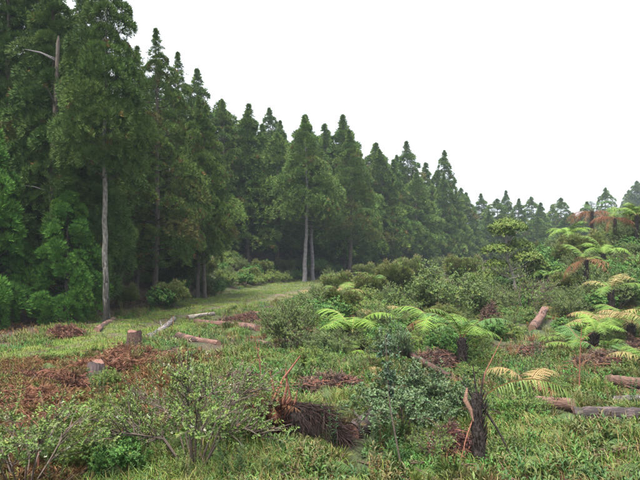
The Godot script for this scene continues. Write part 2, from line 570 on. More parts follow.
func scatter(called: String, label: String, category: String, m: Mesh, count: int, dmin: float, dmax: float, bias: float, size: Vector2, pal: Array, keep: Callable, tilt := 0.2) -> void:
	var xs: Array[Transform3D] = []
	var cs: Array[Color] = []
	for i in count:
		var d := dmin * pow(dmax / dmin, pow(rng.randf(), bias))
		var x := rf(-1, 1) * (0.58 * d + 2.0)
		if rng.randf() > keep.call(x, d) or (called != "short_grass" and not clear_of_logs(x, d)):
			continue
		var b := Basis(Vector3(rf(-1, 1), 0, rf(-1, 1)).normalized(), rf(-tilt, tilt)) * Basis(Vector3.UP, rf(0, TAU))
		var s := rf(size.x, size.y)
		xs.append(Transform3D(b.scaled(Vector3(s, s * rf(0.8, 1.2), s)), on(x, d)))
		var k := pick(pal)
		cs.append(Color(k.r * 0.78, k.g * 0.79, k.b * 0.7))
	var mm := MultiMesh.new()
	mm.transform_format = MultiMesh.TRANSFORM_3D
	mm.use_colors = true
	mm.mesh = m
	mm.instance_count = xs.size()
	for i in xs.size():
		mm.set_instance_transform(i, xs[i])
		mm.set_instance_color(i, cs[i])
	var o := MultiMeshInstance3D.new()
	o.name = numbered(called)
	o.multimesh = mm
	add_child(o)
	o.set_meta("kind", "stuff")
	tag(o, label, category)

func plain(list: PackedVector3Array, m: Material) -> ArrayMesh:
	var g := Geo.new()
	g.put(list, Transform3D.IDENTITY, Color.WHITE)
	return g.mesh(m)

# ================================================================
func _ready() -> void:
	# camera, sky, sun, exposure
	var cam := Camera3D.new()
	cam.position = Vector3(0, 3.0, 0)
	cam.rotation_degrees = Vector3(0.92, 0, 0)
	cam.fov = 42.0
	cam.far = 1500.0
	add_child(cam)
	var sky_mat := ProceduralSkyMaterial.new()
	sky_mat.sky_top_color = Color(0.97, 0.985, 1.0)
	sky_mat.sky_horizon_color = Color(0.74, 0.76, 0.79)
	sky_mat.sky_curve = 0.8
	sky_mat.sky_energy_multiplier = 0.6
	sky_mat.ground_energy_multiplier = 0.6
	sky_mat.ground_horizon_color = Color(0.66, 0.68, 0.7)
	sky_mat.ground_bottom_color = Color(0.2, 0.22, 0.18)
	var env := Environment.new()
	env.background_mode = Environment.BG_SKY
	env.sky = Sky.new()
	env.sky.sky_material = sky_mat
	env.tonemap_mode = Environment.TONE_MAPPER_LINEAR
	env.tonemap_exposure = 7.7
	env.sdfgi_enabled = true
	env.ssao_enabled = true
	env.ssil_enabled = true
	env.fog_enabled = true
	env.fog_density = 0.0004
	env.fog_light_color = Color(0.86, 0.92, 1.0)
	var we := WorldEnvironment.new()
	we.environment = env
	add_child(we)
	var sun := DirectionalLight3D.new()
	sun.light_energy = 0.5
	sun.light_angular_distance = 25.0
	sun.light_color = Color(1.0, 0.98, 0.94)
	sun.shadow_enabled = true
	sun.rotation_degrees = Vector3(-68, -35, 0)
	add_child(sun)

	patch.seed = 5
	patch.frequency = 0.16
	patch.fractal_octaves = 3

	# materials
	leaf_mat("needle", 0.75, Color(0.12, 0.14, 0.08), 0.25)
	leaf_mat("needle_far", 0.85, Color(0.12, 0.14, 0.08), 0.15)
	leaf_mat("leaf", 0.55, Color(0.3, 0.34, 0.15), 0.35, Color(0.93, 0.94, 0.9))
	leaf_mat("gloss", 0.45, Color(0.16, 0.2, 0.12), 0.4)
	leaf_mat("fern", 0.6, Color(0.4, 0.45, 0.2), 0.4)
	leaf_mat("grass", 0.6, Color(0.35, 0.4, 0.15), 0.4)
	leaf_mat("dry", 0.85, Color(0.12, 0.1, 0.06), 0.2)
	bark_mat("bark_dark", lin(0.03, 0.024, 0.02), lin(0.13, 0.11, 0.09), Vector3(2.5, 0.5, 2.5), 11)
	bark_mat("bark_pale", lin(0.04, 0.036, 0.032), lin(0.27, 0.26, 0.24), Vector3(1.6, 0.7, 1.6), 12)
	bark_mat("bark_log", lin(0.05, 0.028, 0.022), lin(0.24, 0.13, 0.105), Vector3(5.0, 0.7, 5.0), 13)
	bark_mat("bark_black", lin(0.012, 0.010, 0.011), lin(0.13, 0.09, 0.09), Vector3(3.0, 0.6, 3.0), 14)
	bark_mat("bark_red", lin(0.016, 0.008, 0.007), lin(0.09, 0.042, 0.032), Vector3(3.0, 0.7, 3.0), 15)
	bark_mat("bark_grey", lin(0.06, 0.055, 0.06), lin(0.28, 0.26, 0.27), Vector3(3.0, 0.6, 3.0), 16)
	bark_mat("wood", lin(0.12, 0.065, 0.045), lin(0.30, 0.18, 0.13), Vector3(4, 4, 4), 17, 0.6)
	bark_mat("wood_dark", lin(0.07, 0.03, 0.025), lin(0.2, 0.1, 0.07), Vector3(4, 4, 4), 18, 1.0)
	bark_mat("fern_trunk", lin(0.006, 0.004, 0.004), lin(0.06, 0.04, 0.035), Vector3(5, 1.2, 5), 19, 3.0)
	bark_mat("twig", lin(0.04, 0.03, 0.025), lin(0.16, 0.12, 0.10), Vector3(6, 6, 6), 20, 0.3)
	bark_mat("twig_red", lin(0.09, 0.03, 0.02), lin(0.3, 0.13, 0.08), Vector3(6, 6, 6), 21, 0.3)
	bark_mat("twig_pale", lin(0.14, 0.12, 0.10), lin(0.45, 0.42, 0.38), Vector3(4, 4, 4), 22, 0.3)

	# leaf pieces
	for spec in [["cedar", 17, 0.19, 0.021, 1.2], ["cedar_far", 13, 0.34, 0.05, 1.15], ["dead", 17, 0.13, 0.0055, 1.1], ["heath", 18, 0.13, 0.008, 1.0]]:
		T[spec[0]] = []
		for i in 4:
			T[spec[0]].append(tuft(100 + i + int(spec[2] * 1000), spec[1], spec[2], spec[3], spec[4]))
	for spec in [["broad", 7, 0.075, 0.036, 1.25, 0.06], ["small", 9, 0.045, 0.020, 1.2, 0.08], ["narrow", 9, 0.085, 0.020, 1.1, 0.08], ["big", 6, 0.13, 0.06, 1.3, 0.08]]:
		T[spec[0]] = []
		for i in 4:
			T[spec[0]].append(rosette(200 + i + int(spec[2] * 1000), spec[1], spec[2], spec[3], spec[4], spec[5]))

	build_ground()
	build_forest()
	build_logs()
	build_ferns()
	build_shrubs()
	build_details()
	build_cover()

# ---------------------------------------------------------------- setting
func build_ground() -> void:
	var xs := []
	var ds := []
	var x := 0.0
	while x < 700.0:
		xs.append(x)
		if x > 0.0: xs.push_front(-x)
		x += 0.22 if x < 12.0 else 0.22 + (x - 12.0) * 0.06
	var d := -40.0
	while d < 900.0:
		ds.append(d)
		d += 0.22 if d > 4.0 and d < 26.0 else (2.5 if d <= 4.0 else 0.22 + (d - 26.0) * 0.045)
	var nx := xs.size()
	var v := PackedVector3Array(); var n := PackedVector3Array(); var c := PackedColorArray(); var ix := PackedInt32Array()
	var soil := Color(0.075, 0.055, 0.035)
	var moss := Color(0.062, 0.085, 0.026)
	var turf := Color(0.115, 0.135, 0.04)
	var red := Color(0.17, 0.075, 0.042)
	var duff := Color(0.095, 0.06, 0.038)
	for dd in ds:
		for xx in xs:
			var y := ground(xx, dd)
			v.append(Vector3(xx, y, -dd))
			n.append(Vector3(y - ground(xx + 0.2, dd), 0.2, ground(xx, dd + 0.2) - y).normalized())
			var k := soil.lerp(moss, ss(-0.35, 0.15, patch.get_noise_2d(xx * 2.0, dd * 2.0)))
			k = k.lerp(turf, lawn(xx, dd) * 0.85)
			k = k.lerp(Color(0.15, 0.115, 0.07), 0.75 * worn(xx, dd))
			k = k.lerp(red, litter(xx, dd))
			k = k.lerp(Color(0.095, 0.06, 0.042), 0.8 * bare(xx, dd))
			if edge_x(dd) - xx > 0.8 + 2.5 * patch.get_noise_2d(xx * 2.0 + 11, dd * 2.0) and (dd < 44.0 or dd > 58.0):
				k = duff                                           # fallen brown needles lie under the cedars
			k = k.lerp(Color(0.27, 0.2, 0.13), 0.7 * ss(1.2, 0.3, absf(xx - track_x(dd) - 0.2)) * ss(36, 41, dd) * (1.0 - ss(50, 54, dd)))
			c.append(k)
	for j in ds.size() - 1:
		for i in nx - 1:
			var a := j * nx + i
			ix.append_array([a, a + nx, a + 1, a + 1, a + nx, a + nx + 1])
	var arr := []
	arr.resize(Mesh.ARRAY_MAX)
	arr[Mesh.ARRAY_VERTEX] = v; arr[Mesh.ARRAY_NORMAL] = n; arr[Mesh.ARRAY_COLOR] = c; arr[Mesh.ARRAY_INDEX] = ix
	var am := ArrayMesh.new()
	am.add_surface_from_arrays(Mesh.PRIMITIVE_TRIANGLES, arr)
	var m := StandardMaterial3D.new()
	m.vertex_color_use_as_albedo = true
	m.albedo_texture = noise_image(3, 0.05, Color(0.45, 0.45, 0.45), Color(1, 1, 1), 512, 6)
	m.heightmap_enabled = true
	m.heightmap_scale = 6.0
	m.heightmap_texture = noise_image(4, 0.06, Color.BLACK, Color.WHITE, 512, 6)
	m.uv1_triplanar = true
	m.uv1_scale = Vector3(0.45, 0.45, 0.45)
	m.roughness = 0.95
	am.surface_set_material(0, m)
	var o := MeshInstance3D.new()
	o.name = "ground"
	o.mesh = am
	o.set_meta("kind", "structure")
	tag(o, "uneven grassy clearing floor with bare soil and needle litter", "ground")
	add_child(o)

# ---------------------------------------------------------------- the cedar forest
func build_forest() -> void:
	var deep := [Color(0.064, 0.110, 0.030), Color(0.088, 0.145, 0.039), Color(0.120, 0.180, 0.048)]
	var dim := [Color(0.044, 0.082, 0.023), Color(0.062, 0.108, 0.030), Color(0.086, 0.135, 0.037)]
	var olive := [Color(0.072, 0.116, 0.027), Color(0.108, 0.158, 0.038), Color(0.056, 0.105, 0.029)]
	var fresh := [Color(0.065, 0.155, 0.026), Color(0.10, 0.20, 0.036), Color(0.048, 0.12, 0.024)]
	var brown := [Color(0.12, 0.085, 0.036), Color(0.17, 0.12, 0.045), Color(0.11, 0.065, 0.036)]
	tree_shapes.tall = cedar_shape(31, {h = 14.5, base = 0.40, rr = 2.4, nb = 54, bs = 1.2, nt = 276, pal = dim, pal2 = brown, brown = 0.02, leaf = "cedar", ls = 1.0, bark = "bark_pale", r0 = 0.16, low = 0.6, patchy = true})
	tree_shapes.twin = cedar_shape(44, {h = 14.5, base = 0.36, rr = 3.0, nb = 54, bs = 1.4, nt = 166, pal = deep, pal2 = brown, brown = 0.03, leaf = "cedar_far", ls = 0.75, bark = "bark_grey", r0 = 0.19, low = 0.6, taper = 0.78})
	tree_shapes.full = cedar_shape(32, {h = 14.5, base = 0.08, rr = 3.0, nb = 69, bs = 1.35, nt = 276, pal = dim, pal2 = brown, brown = 0.02, leaf = "cedar", ls = 1.0, r0 = 0.22})
	tree_shapes.olive = cedar_shape(33, {h = 14.5, base = 0.14, rr = 2.9, nb = 79, bs = 1.1, nt = 193, pal = olive, pal2 = brown, brown = 0.14, leaf = "cedar", ls = 0.95, r0 = 0.18, taper = 0.78})
	tree_shapes.cone = cedar_shape(34, {h = 5.6, base = 0.03, rr = 1.5, nb = 95, bs = 0.48, nt = 120, pal = fresh, pal2 = brown, brown = 0.0, leaf = "cedar", ls = 0.8, r0 = 0.12, up = 0.9, tall = 1.2, taper = 0.78})
	tree_shapes.open = cedar_shape(35, {h = 14.5, base = 0.24, rr = 2.8, nb = 56, bs = 1.35, nt = 248, pal = deep + olive, pal2 = brown, brown = 0.06, leaf = "cedar", ls = 1.0, r0 = 0.17, taper = 0.78})
	tree_shapes.gappy = cedar_shape(41, {h = 14.5, base = 0.18, rr = 2.5, nb = 59, bs = 1.1, nt = 184, pal = olive, pal2 = brown, brown = 0.10, leaf = "cedar", ls = 0.95, r0 = 0.17, taper = 0.7, core = 1.0, bend = 0.5})
	tree_shapes.far_d = cedar_shape(42, {h = 14.5, base = 0.12, rr = 2.6, nb = 59, bs = 1.2, nt = 101, pal = olive, pal2 = brown, brown = 0.08, leaf = "cedar_far", ls = 0.95, r0 = 0.15, needle = "needle_far", taper = 0.7, core = 1.0, bend = 0.5})
	tree_shapes.far_a = cedar_shape(36, {h = 14.5, base = 0.08, rr = 3.1, nb = 61, bs = 1.45, nt = 115, pal = deep + olive, pal2 = brown, brown = 0.04, leaf = "cedar_far", ls = 0.95, r0 = 0.16, needle = "needle_far", taper = 0.78})
	tree_shapes.far_b = cedar_shape(37, {h = 14.5, base = 0.05, rr = 3.0, nb = 64, bs = 1.4, nt = 115, pal = deep, pal2 = brown, brown = 0.02, leaf = "cedar_far", ls = 0.95, r0 = 0.15, needle = "needle_far", taper = 0.85})
	tree_shapes.far_c = cedar_shape(38, {h = 14.5, base = 0.12, rr = 3.2, nb = 51, bs = 1.5, nt = 110, pal = deep, pal2 = brown, brown = 0.02, leaf = "cedar_far", ls = 1.0, r0 = 0.2, needle = "needle_far", taper = 0.6})

	rng.seed = 7
	# along the edge of the forest, in front
	cedar("tall", -8.46, 24.82, Vector2(0.82, 1.02), 0.3, "cedar_tree", "tall cedar with a long bare pale trunk behind a short log")
	cedar("cone", -10.26, 25.24, Vector2(0.98, 1.04), 1.0, "cedar_tree", "short bright green conical cedar with foliage down to the grass")
	cedar("cone", -12.98, 24.0, Vector2(1.25, 1.5), 2.2, "cedar_tree", "bushy green conical cedar cut by the picture edge, leafy to its foot")
	cedar("full", -14.41, 28.5, Vector2(1.25, 1.25), 0.7, "cedar_tree", "huge dark cedar with heavy drooping billows above the conical cedars", "")
	cedar("full", -11.80, 31.0, Vector2(1.0, 1.12), 3.9, "cedar_tree", "dark full cedar standing behind the long bare pale trunk")
	cedar("olive", -9.15, 34.66, Vector2(1.0, 1.05), 0.0, "cedar_tree", "olive green cedar with brown tips above a grey single trunk")
	cedar("olive", -9.22, 40.30, Vector2(1.02, 1.08), 2.1, "cedar_tree", "tall thin-topped olive cedar with much brown dieback")
	cedar("gappy", -7.54, 38.64, Vector2(0.8, 0.86), 1.2, "cedar_tree", "slender cedar, one of a close pair of dark trunks", "close pair of cedars")
	cedar("open", -7.12, 38.68, Vector2(0.8, 0.82), 4.0, "cedar_tree", "slender cedar, one of a close pair of dark trunks", "close pair of cedars")
	cedar("gappy", -9.41, 60.0, Vector2(1.1, 0.98), 5.0, "cedar_tree", "brownish cedar rising from the green bank beside the paired trunks")
	cedar("olive", -7.06, 63.0, Vector2(1.05, 0.98), 3.0, "cedar_tree", "olive cedar leafy to the ground behind the green bank")
	cedar("far_b", -6.50, 70.0, Vector2(1.05, 0.95), 1.3, "cedar_tree", "dark cedar filling the gap between green bank and twin pale trunks", "")
	cedar("far_a", -4.86, 76.0, Vector2(1.1, 1.05), 2.3, "cedar_tree", "grey-green cedar just behind the twin pale trunks on the bank side", "")
	cedar("far_b", -6.45, 84.0, Vector2(1.2, 1.05), 4.3, "cedar_tree", "hazy cedar deep behind the green bank", "")
	cedar("twin", -1.50, 58.45, Vector2(1.12, 1.07), 2.0, "cedar_tree", "cedar with a thin pale grey trunk bare to mid height, beside its twin", "twin pale trunks by the track end")
	cedar("twin", -0.68, 61.14, Vector2(1.05, 0.98), 4.4, "cedar_tree", "cedar with a thin pale grey trunk bare to mid height, beside its twin", "twin pale trunks by the track end")
	cedar("open", 3.08, 66.36, Vector2(1.25, 1.08), 1.0, "cedar_tree", "broad cedar with a bare stem just past the twin pale trunks")
	var n := 0
	# the rest of the forest edge, away to the right, and the rows behind it
	for row in 5:
		var d: float = [76.0, 26.0, 26.0, 26.0, 60.0][row]
		while d < 118.0:
			var off := [0.2, 3.6, 7.0, 10.5, 15.0][row] as float
			var x := edge_x(d) - off + rf(-0.9, 0.9)
			var dd := d + rf(-1.2, 1.2)
			var px := 320.0 + x / dd * 625.0
			if px > -40.0 and px < 640.0 and not (dd > 41.0 and dd < 59.0 and edge_x(dd) - x < 8.5):
				var kind: String = ["far_a", "far_b", "far_d", "far_a", "far_c"][n % 5] if dd > 46.0 else ["full", "open", "gappy", "olive", "tall"][n % 5]
				var s := rf(0.86, 1.26)
				cedar(kind, x, dd, Vector2(s * rf(0.95, 1.15) * (1.0 + 0.18 * ss(50, 75, dd)), s * rf(0.94, 1.06) * (1.0 + 0.06 * ss(60, 80, dd))), rf(0, TAU), "cedar_tree",
					wall_label(kind, dd, row), "cedars of the forest wall")
				n += 1
			d += (3.4 if row == 0 else 4.6) + rf(-0.7, 0.7) + d * 0.012
	# hazy far trees across the end of the clearing
	var far := [[466, 193, 118], [481, 194, 132], [497, 199, 128], [506, 191, 140], [519, 199, 135], [531, 197, 142], [541, 203, 134], [552, 205, 146], [561, 198, 138], [573, 213, 142], [587, 202, 150], [606, 188, 148], [489, 212, 122], [512, 215, 120], [538, 217, 121], [565, 218, 124], [590, 214, 130]]
	for f in far:
		var d: float = f[2]
		var x: float = (f[0] - 320.0) / 625.0 * d
		var hh: float = 3.0 - ground(x, d) + (250.0 - f[1]) / 625.0 * d
		cedar(["far_c", "far_b", "far_a"][n % 3], x, d, Vector2(rf(1.2, 1.6), hh / 14.5), rf(0, TAU), "far_cedar",
			("tall" if hh > 14.0 else "short") + [" broad", " narrow", " rounded"][n % 3] + " hazy blue-green cedar in the far wood", "far wood across the clearing")
		n += 1
	for f in [[629, 190, 205, 1.5], [637, 181, 200, 1.9], [646, 178, 200, 1.9]]:
		var d: float = f[2]
		var x: float = (f[0] - 320.0) / 625.0 * d
		var hh: float = 3.0 - ground(x, d) + (250.0 - f[1]) / 625.0 * d
		cedar("far_c", x, d, Vector2(f[3], hh / 14.5), rf(0, TAU), "far_cedar", "broad greyish tree standing on the far hilltop", "trees on the far hilltop")

	# dead standing trunk among the left-hand foliage
	var o := thing("dead_snag", "broken dead trunk standing between the leafy cedars", "snag", on(-11.14, 25.99))
	var g := Geo.new()
	tube(g, [Vector3(0, -0.2, 0), Vector3(0.05, 3, 0), Vector3(0.02, 6, 0.05), Vector3(0.15, 9, 0.1), Vector3(0.2, 11.6, 0), Vector3(0.22, 11.9, 0)], [0.19, 0.14, 0.125, 0.105, 0.075, 0.03], 12, Color.WHITE, 0.12)
	part("trunk", g.mesh(mat.bark_dark), o)
	for k in 5:
		var b := Geo.new()
		var y := rf(4.5, 11.0)
		var a := rf(0, TAU)
		var q := Vector3(cos(a), 0.25, sin(a))
		var l := rf(0.7, 1.7)
		tube(b, [Vector3(0.08, y, 0), Vector3(0.08, y, 0) + q * l * 0.5 + Vector3(0, 0.08, 0), Vector3(0.08, y, 0) + q * l], [0.04, 0.026, 0.01], 6, Color.WHITE, 0.1)
		part("dead_branch", b.mesh(mat.bark_grey), o)

const MARKS := [[1.01, 19.66, "the lime tree fern"], [3.55, 19.46, "the fern over the dark hollow"], [-0.88, 19.04, "the rounded grey-green bush"], [5.38, 26.67, "the big grey-green thicket"], [9.21, 26.41, "the pale pink log"], [12.25, 39.07, "the flat-topped tree"], [13.53, 31.80, "the tall dark fern trunk"], [9.17, 20.18, "the yellow-brown hillside fern"], [-1.16, 60.23, "the twin pale trunks"], [5.02, 10.46, "the blackened log"], [6.86, 13.84, "the purplish split log"], [2.21, 8.74, "the cut fern trunk"], [1.31, 10.20, "the dark glossy bush"], [-0.33, 10.18, "the hairy fern root"], [-2.93, 24.38, "the dark-ended log"], [-7.37, 38.68, "the close pair of trunks"], [-8.46, 24.82, "the bare pale trunk"], [17.46, 44.0, "the round-headed green fern"], [20.02, 46.0, "the rust-red crest fern"], [6.84, 53.42, "the forest wall"], [19.58, 90.0, "the hazy forest end"], [-6.05, 54.0, "the green bank"], [20.48, 40.0, "the green crest fern"], [1.23, 14.84, "the withered tan fern"], [3.61, 12.66, "the long pinkish log"]]
func beside(x: float, d: float) -> String:
	var best := ""
	var far := 1e9
	for m in MARKS:
		var q := Vector2(m[0] - x, (m[1] - d) * 0.6).length()
		if q < far:
			far = q
			best = m[2]
	return " beside " + best

func wall_label(kind: String, d: float, row: int) -> String:
	var look: String = {full = "dark full cedar", open = "open-crowned cedar", olive = "olive brown-flecked cedar", tall = "high-crowned cedar with pale bare trunk", far_a = "olive-dark cedar", far_b = "deep green cedar", gappy = "thin gappy cedar", far_c = "broad round-topped cedar", far_d = "thin olive cedar"}[kind]
	var place := "behind the conical bright cedar" if d < 33.0 else ("behind the close pair of trunks" if d < 46.0 else ("near the twin pale trunks" if d < 66.0 else ("in the hazy forest wall past the twin trunks" if d < 92.0 else "at the hazy end of the forest wall")))
	return look + (" in the front row " if row == 0 else " in the rows ") + place

# ---------------------------------------------------------------- felled wood
func build_logs() -> void:
	rng.seed = 21
	log_between(on(-8.17, 22.89, 0.08), on(-8.45, 25.63, 0.1), 0.13, 0.11, "bark_log", "wood", "fallen_log", "short pinkish log lying at the foot of the bare-trunked cedar")
	log_between(on(-5.79, 20.92, 0.09), on(-6.23, 26.67, 0.09), 0.13, 0.10, "bark_grey", "wood", "fallen_log", "grey weathered log pointing from the stump towards the forest")
	log_between(on(-5.78, 27.35, 0.08), on(-4.82, 28.43, 0.08), 0.12, 0.1, "twig_pale", "wood", "fallen_log", "thin pale barkless log beyond the grey weathered log")
	log_between(on(-4.65, 20.49, 0.09), on(-3.03, 18.72, 0.08), 0.11, 0.09, "bark_log", "wood", "fallen_log", "reddish log with bark peeling, lowest of the logs on the lawn")
	log_between(on(-5.25, 26.46, 0.1), on(-3.81, 25.63, 0.1), 0.13, 0.12, "bark_log", "wood", "fallen_log", "pink-brown log butted against a longer dark-ended log")
	log_between(on(-3.77, 25.60, 0.1), on(-2.17, 22.28, 0.12), 0.13, 0.15, "bark_log", "wood_dark", "fallen_log", "pink-brown log with a dark sawn end beside the slash pile")
	log_between(on(-2.25, 20.40, 0.07), on(-1.25, 19.04, 0.09), 0.12, 0.14, "bark_log", "wood_dark", "fallen_log", "short rusty log half hidden by the grey-green bush")
	log_between(on(-5.98, 16.24, 0.05), on(-5.04, 15.60, 0.16), 0.09, 0.10, "bark_log", "wood", "fallen_log", "orange-brown log resting on the dark low stump")
	log_between(on(0.47, 9.76, 0.10), on(0.96, 10.72, 0.12), 0.16, 0.15, "bark_black", "wood_dark", "fallen_log", "smooth dark grey log wedged behind the hairy fern root")
	log_between(on(4.47, 11.04, 0.20), on(5.86, 10.70, 0.20), 0.15, 0.14, "bark_black", "wood_dark", "fallen_log", "thick blackened log raised off the grass", "", 4)
	log_between(on(3.59, 12.66, 0.12), on(4.66, 11.56, 0.18), 0.11, 0.12, "bark_log", "wood", "fallen_log", "long pinkish log ending beside the blackened log")
	log_between(on(6.52, 14.16, 0.18), on(6.84, 12.58, 0.22), 0.12, 0.13, "bark_log", "wood", "fallen_log", "purplish split log propped above the pale pole")
	log_between(on(5.98, 12.76, 0.14), on(6.68, 12.20, 0.14), 0.08, 0.07, "bark_pale", "wood", "fallen_log", "thin pale pole lying between the split and blackened logs")
	log_between(on(7.63, 22.59, 0.1), on(8.96, 25.0, 0.5), 0.16, 0.15, "bark_log", "wood", "fallen_log", "pale pink log pointing up the slope into the red grass")
	log_between(on(2.92, 14.24, 0.2), on(2.08, 16.64, 0.4), 0.07, 0.09, "bark_red", "wood", "fallen_log", "mossy brown branch lying over the fern hollow")
	stump(-5.56, 18.78, 0.21, 0.45, "tree_stump", "dark red-brown stump standing above the red needle heap")
	stump(-5.32, 14.90, 0.2, 0.34, "tree_stump", "low black stump with a log leaning on it", "bark_black")
	stump(-2.85, 27.43, 0.2, 0.32, "tree_stump", "charred stump in the slash pile at the log ends", "bark_black")
	var red := [Color(0.18, 0.085, 0.055), Color(0.14, 0.068, 0.045), Color(0.21, 0.125, 0.075), Color(0.09, 0.05, 0.036)]
	brush_heap(-5.19, 16.88, 1.1, 0.9, 0.34, 1100, red, "brush_heap", "heap of red-brown dead cedar needles in front of the stump")
	brush_heap(-5.25, 15.78, 1.0, 0.6, 0.2, 700, red, "brush_heap", "low red needle drift beside the log on the low stump")
	brush_heap(-8.87, 21.90, 0.75, 0.6, 0.35, 520, [Color(0.12, 0.07, 0.055), Color(0.17, 0.09, 0.07)], "brush_heap", "small brown brush heap below the conical bright cedar")
	brush_heap(-3.06, 26.56, 1.3, 0.8, 0.3, 620, [Color(0.09, 0.06, 0.05), Color(0.14, 0.08, 0.07)], "brush_heap", "dark slash pile behind the dark-ended log")
	brush_heap(-5.66, 11.80, 1.2, 1.0, 0.35, 900, red, "brush_heap", "rusty heap of dead fronds and twigs at the clearing edge")
	brush_heap(-4.09, 10.22, 1.0, 0.8, 0.22, 700, red, "brush_heap", "low scatter of rusty branches beside the pale-leaved plants")
	var purple := [Color(0.10, 0.07, 0.065), Color(0.15, 0.10, 0.085), Color(0.06, 0.04, 0.04), Color(0.2, 0.13, 0.1)]
	brush_heap(-1.80, 14.08, 0.6, 0.4, 0.22, 320, purple, "brush_heap", "small dark brushwood pile in the grass below the reddish log")
	brush_heap(0.21, 13.08, 0.7, 0.5, 0.2, 300, purple, "brush_heap", "brownish pile of dead fern stalks behind the hairy fern root")
	brush_heap(2.98, 15.92, 0.7, 0.5, 0.4, 420, purple, "brush_heap", "dark dead-frond pile in the hollow under the green ferns")
	brush_heap(5.99, 17.42, 0.6, 0.5, 0.35, 350, purple, "brush_heap", "dark twig pile between the knee-high fern and the open grass")
	brush_heap(7.07, 15.78, 0.9, 0.5, 0.4, 460, purple, "brush_heap", "blackish brushwood under the yellow-brown hillside fern")
	brush_heap(9.86, 19.50, 0.8, 0.6, 0.45, 420, purple, "brush_heap", "brushwood pile next to the smaller tan-green fern")
	brush_heap(11.94, 33.16, 1.3, 0.9, 0.7, 620, [Color(0.17, 0.11, 0.06), Color(0.13, 0.13, 0.05), Color(0.2, 0.11, 0.07)], "brush_heap", "rusty grass-grown mound at the head of the pale pink log")
	brush_heap(1.92, 9.08, 0.42, 0.3, 0.4, 330, [Color(0.09, 0.045, 0.045), Color(0.06, 0.035, 0.035), Color(0.14, 0.07, 0.06)], "brush_heap", "dark purplish dead-frond pile leaning on the cut fern trunk")
	brush_heap(2.35, 18.80, 0.7, 0.4, 0.35, 300, purple, "brush_heap", "shadowed dead pile behind the small shiny-leaved bush")
	brush_heap(6.51, 23.94, 0.42, 0.4, 0.95, 700, [Color(0.10, 0.065, 0.06), Color(0.07, 0.05, 0.045), Color(0.13, 0.09, 0.07)], "brush_heap", "tall purple-brown withered mound beside the grey-green thicket")
	brush_heap(-6.30, 14.06, 1.5, 0.8, 0.28, 800, [Color(0.10, 0.05, 0.04), Color(0.2, 0.10, 0.065), Color(0.06, 0.035, 0.03)], "brush_heap", "dark tangle of slash left of the low black stump")

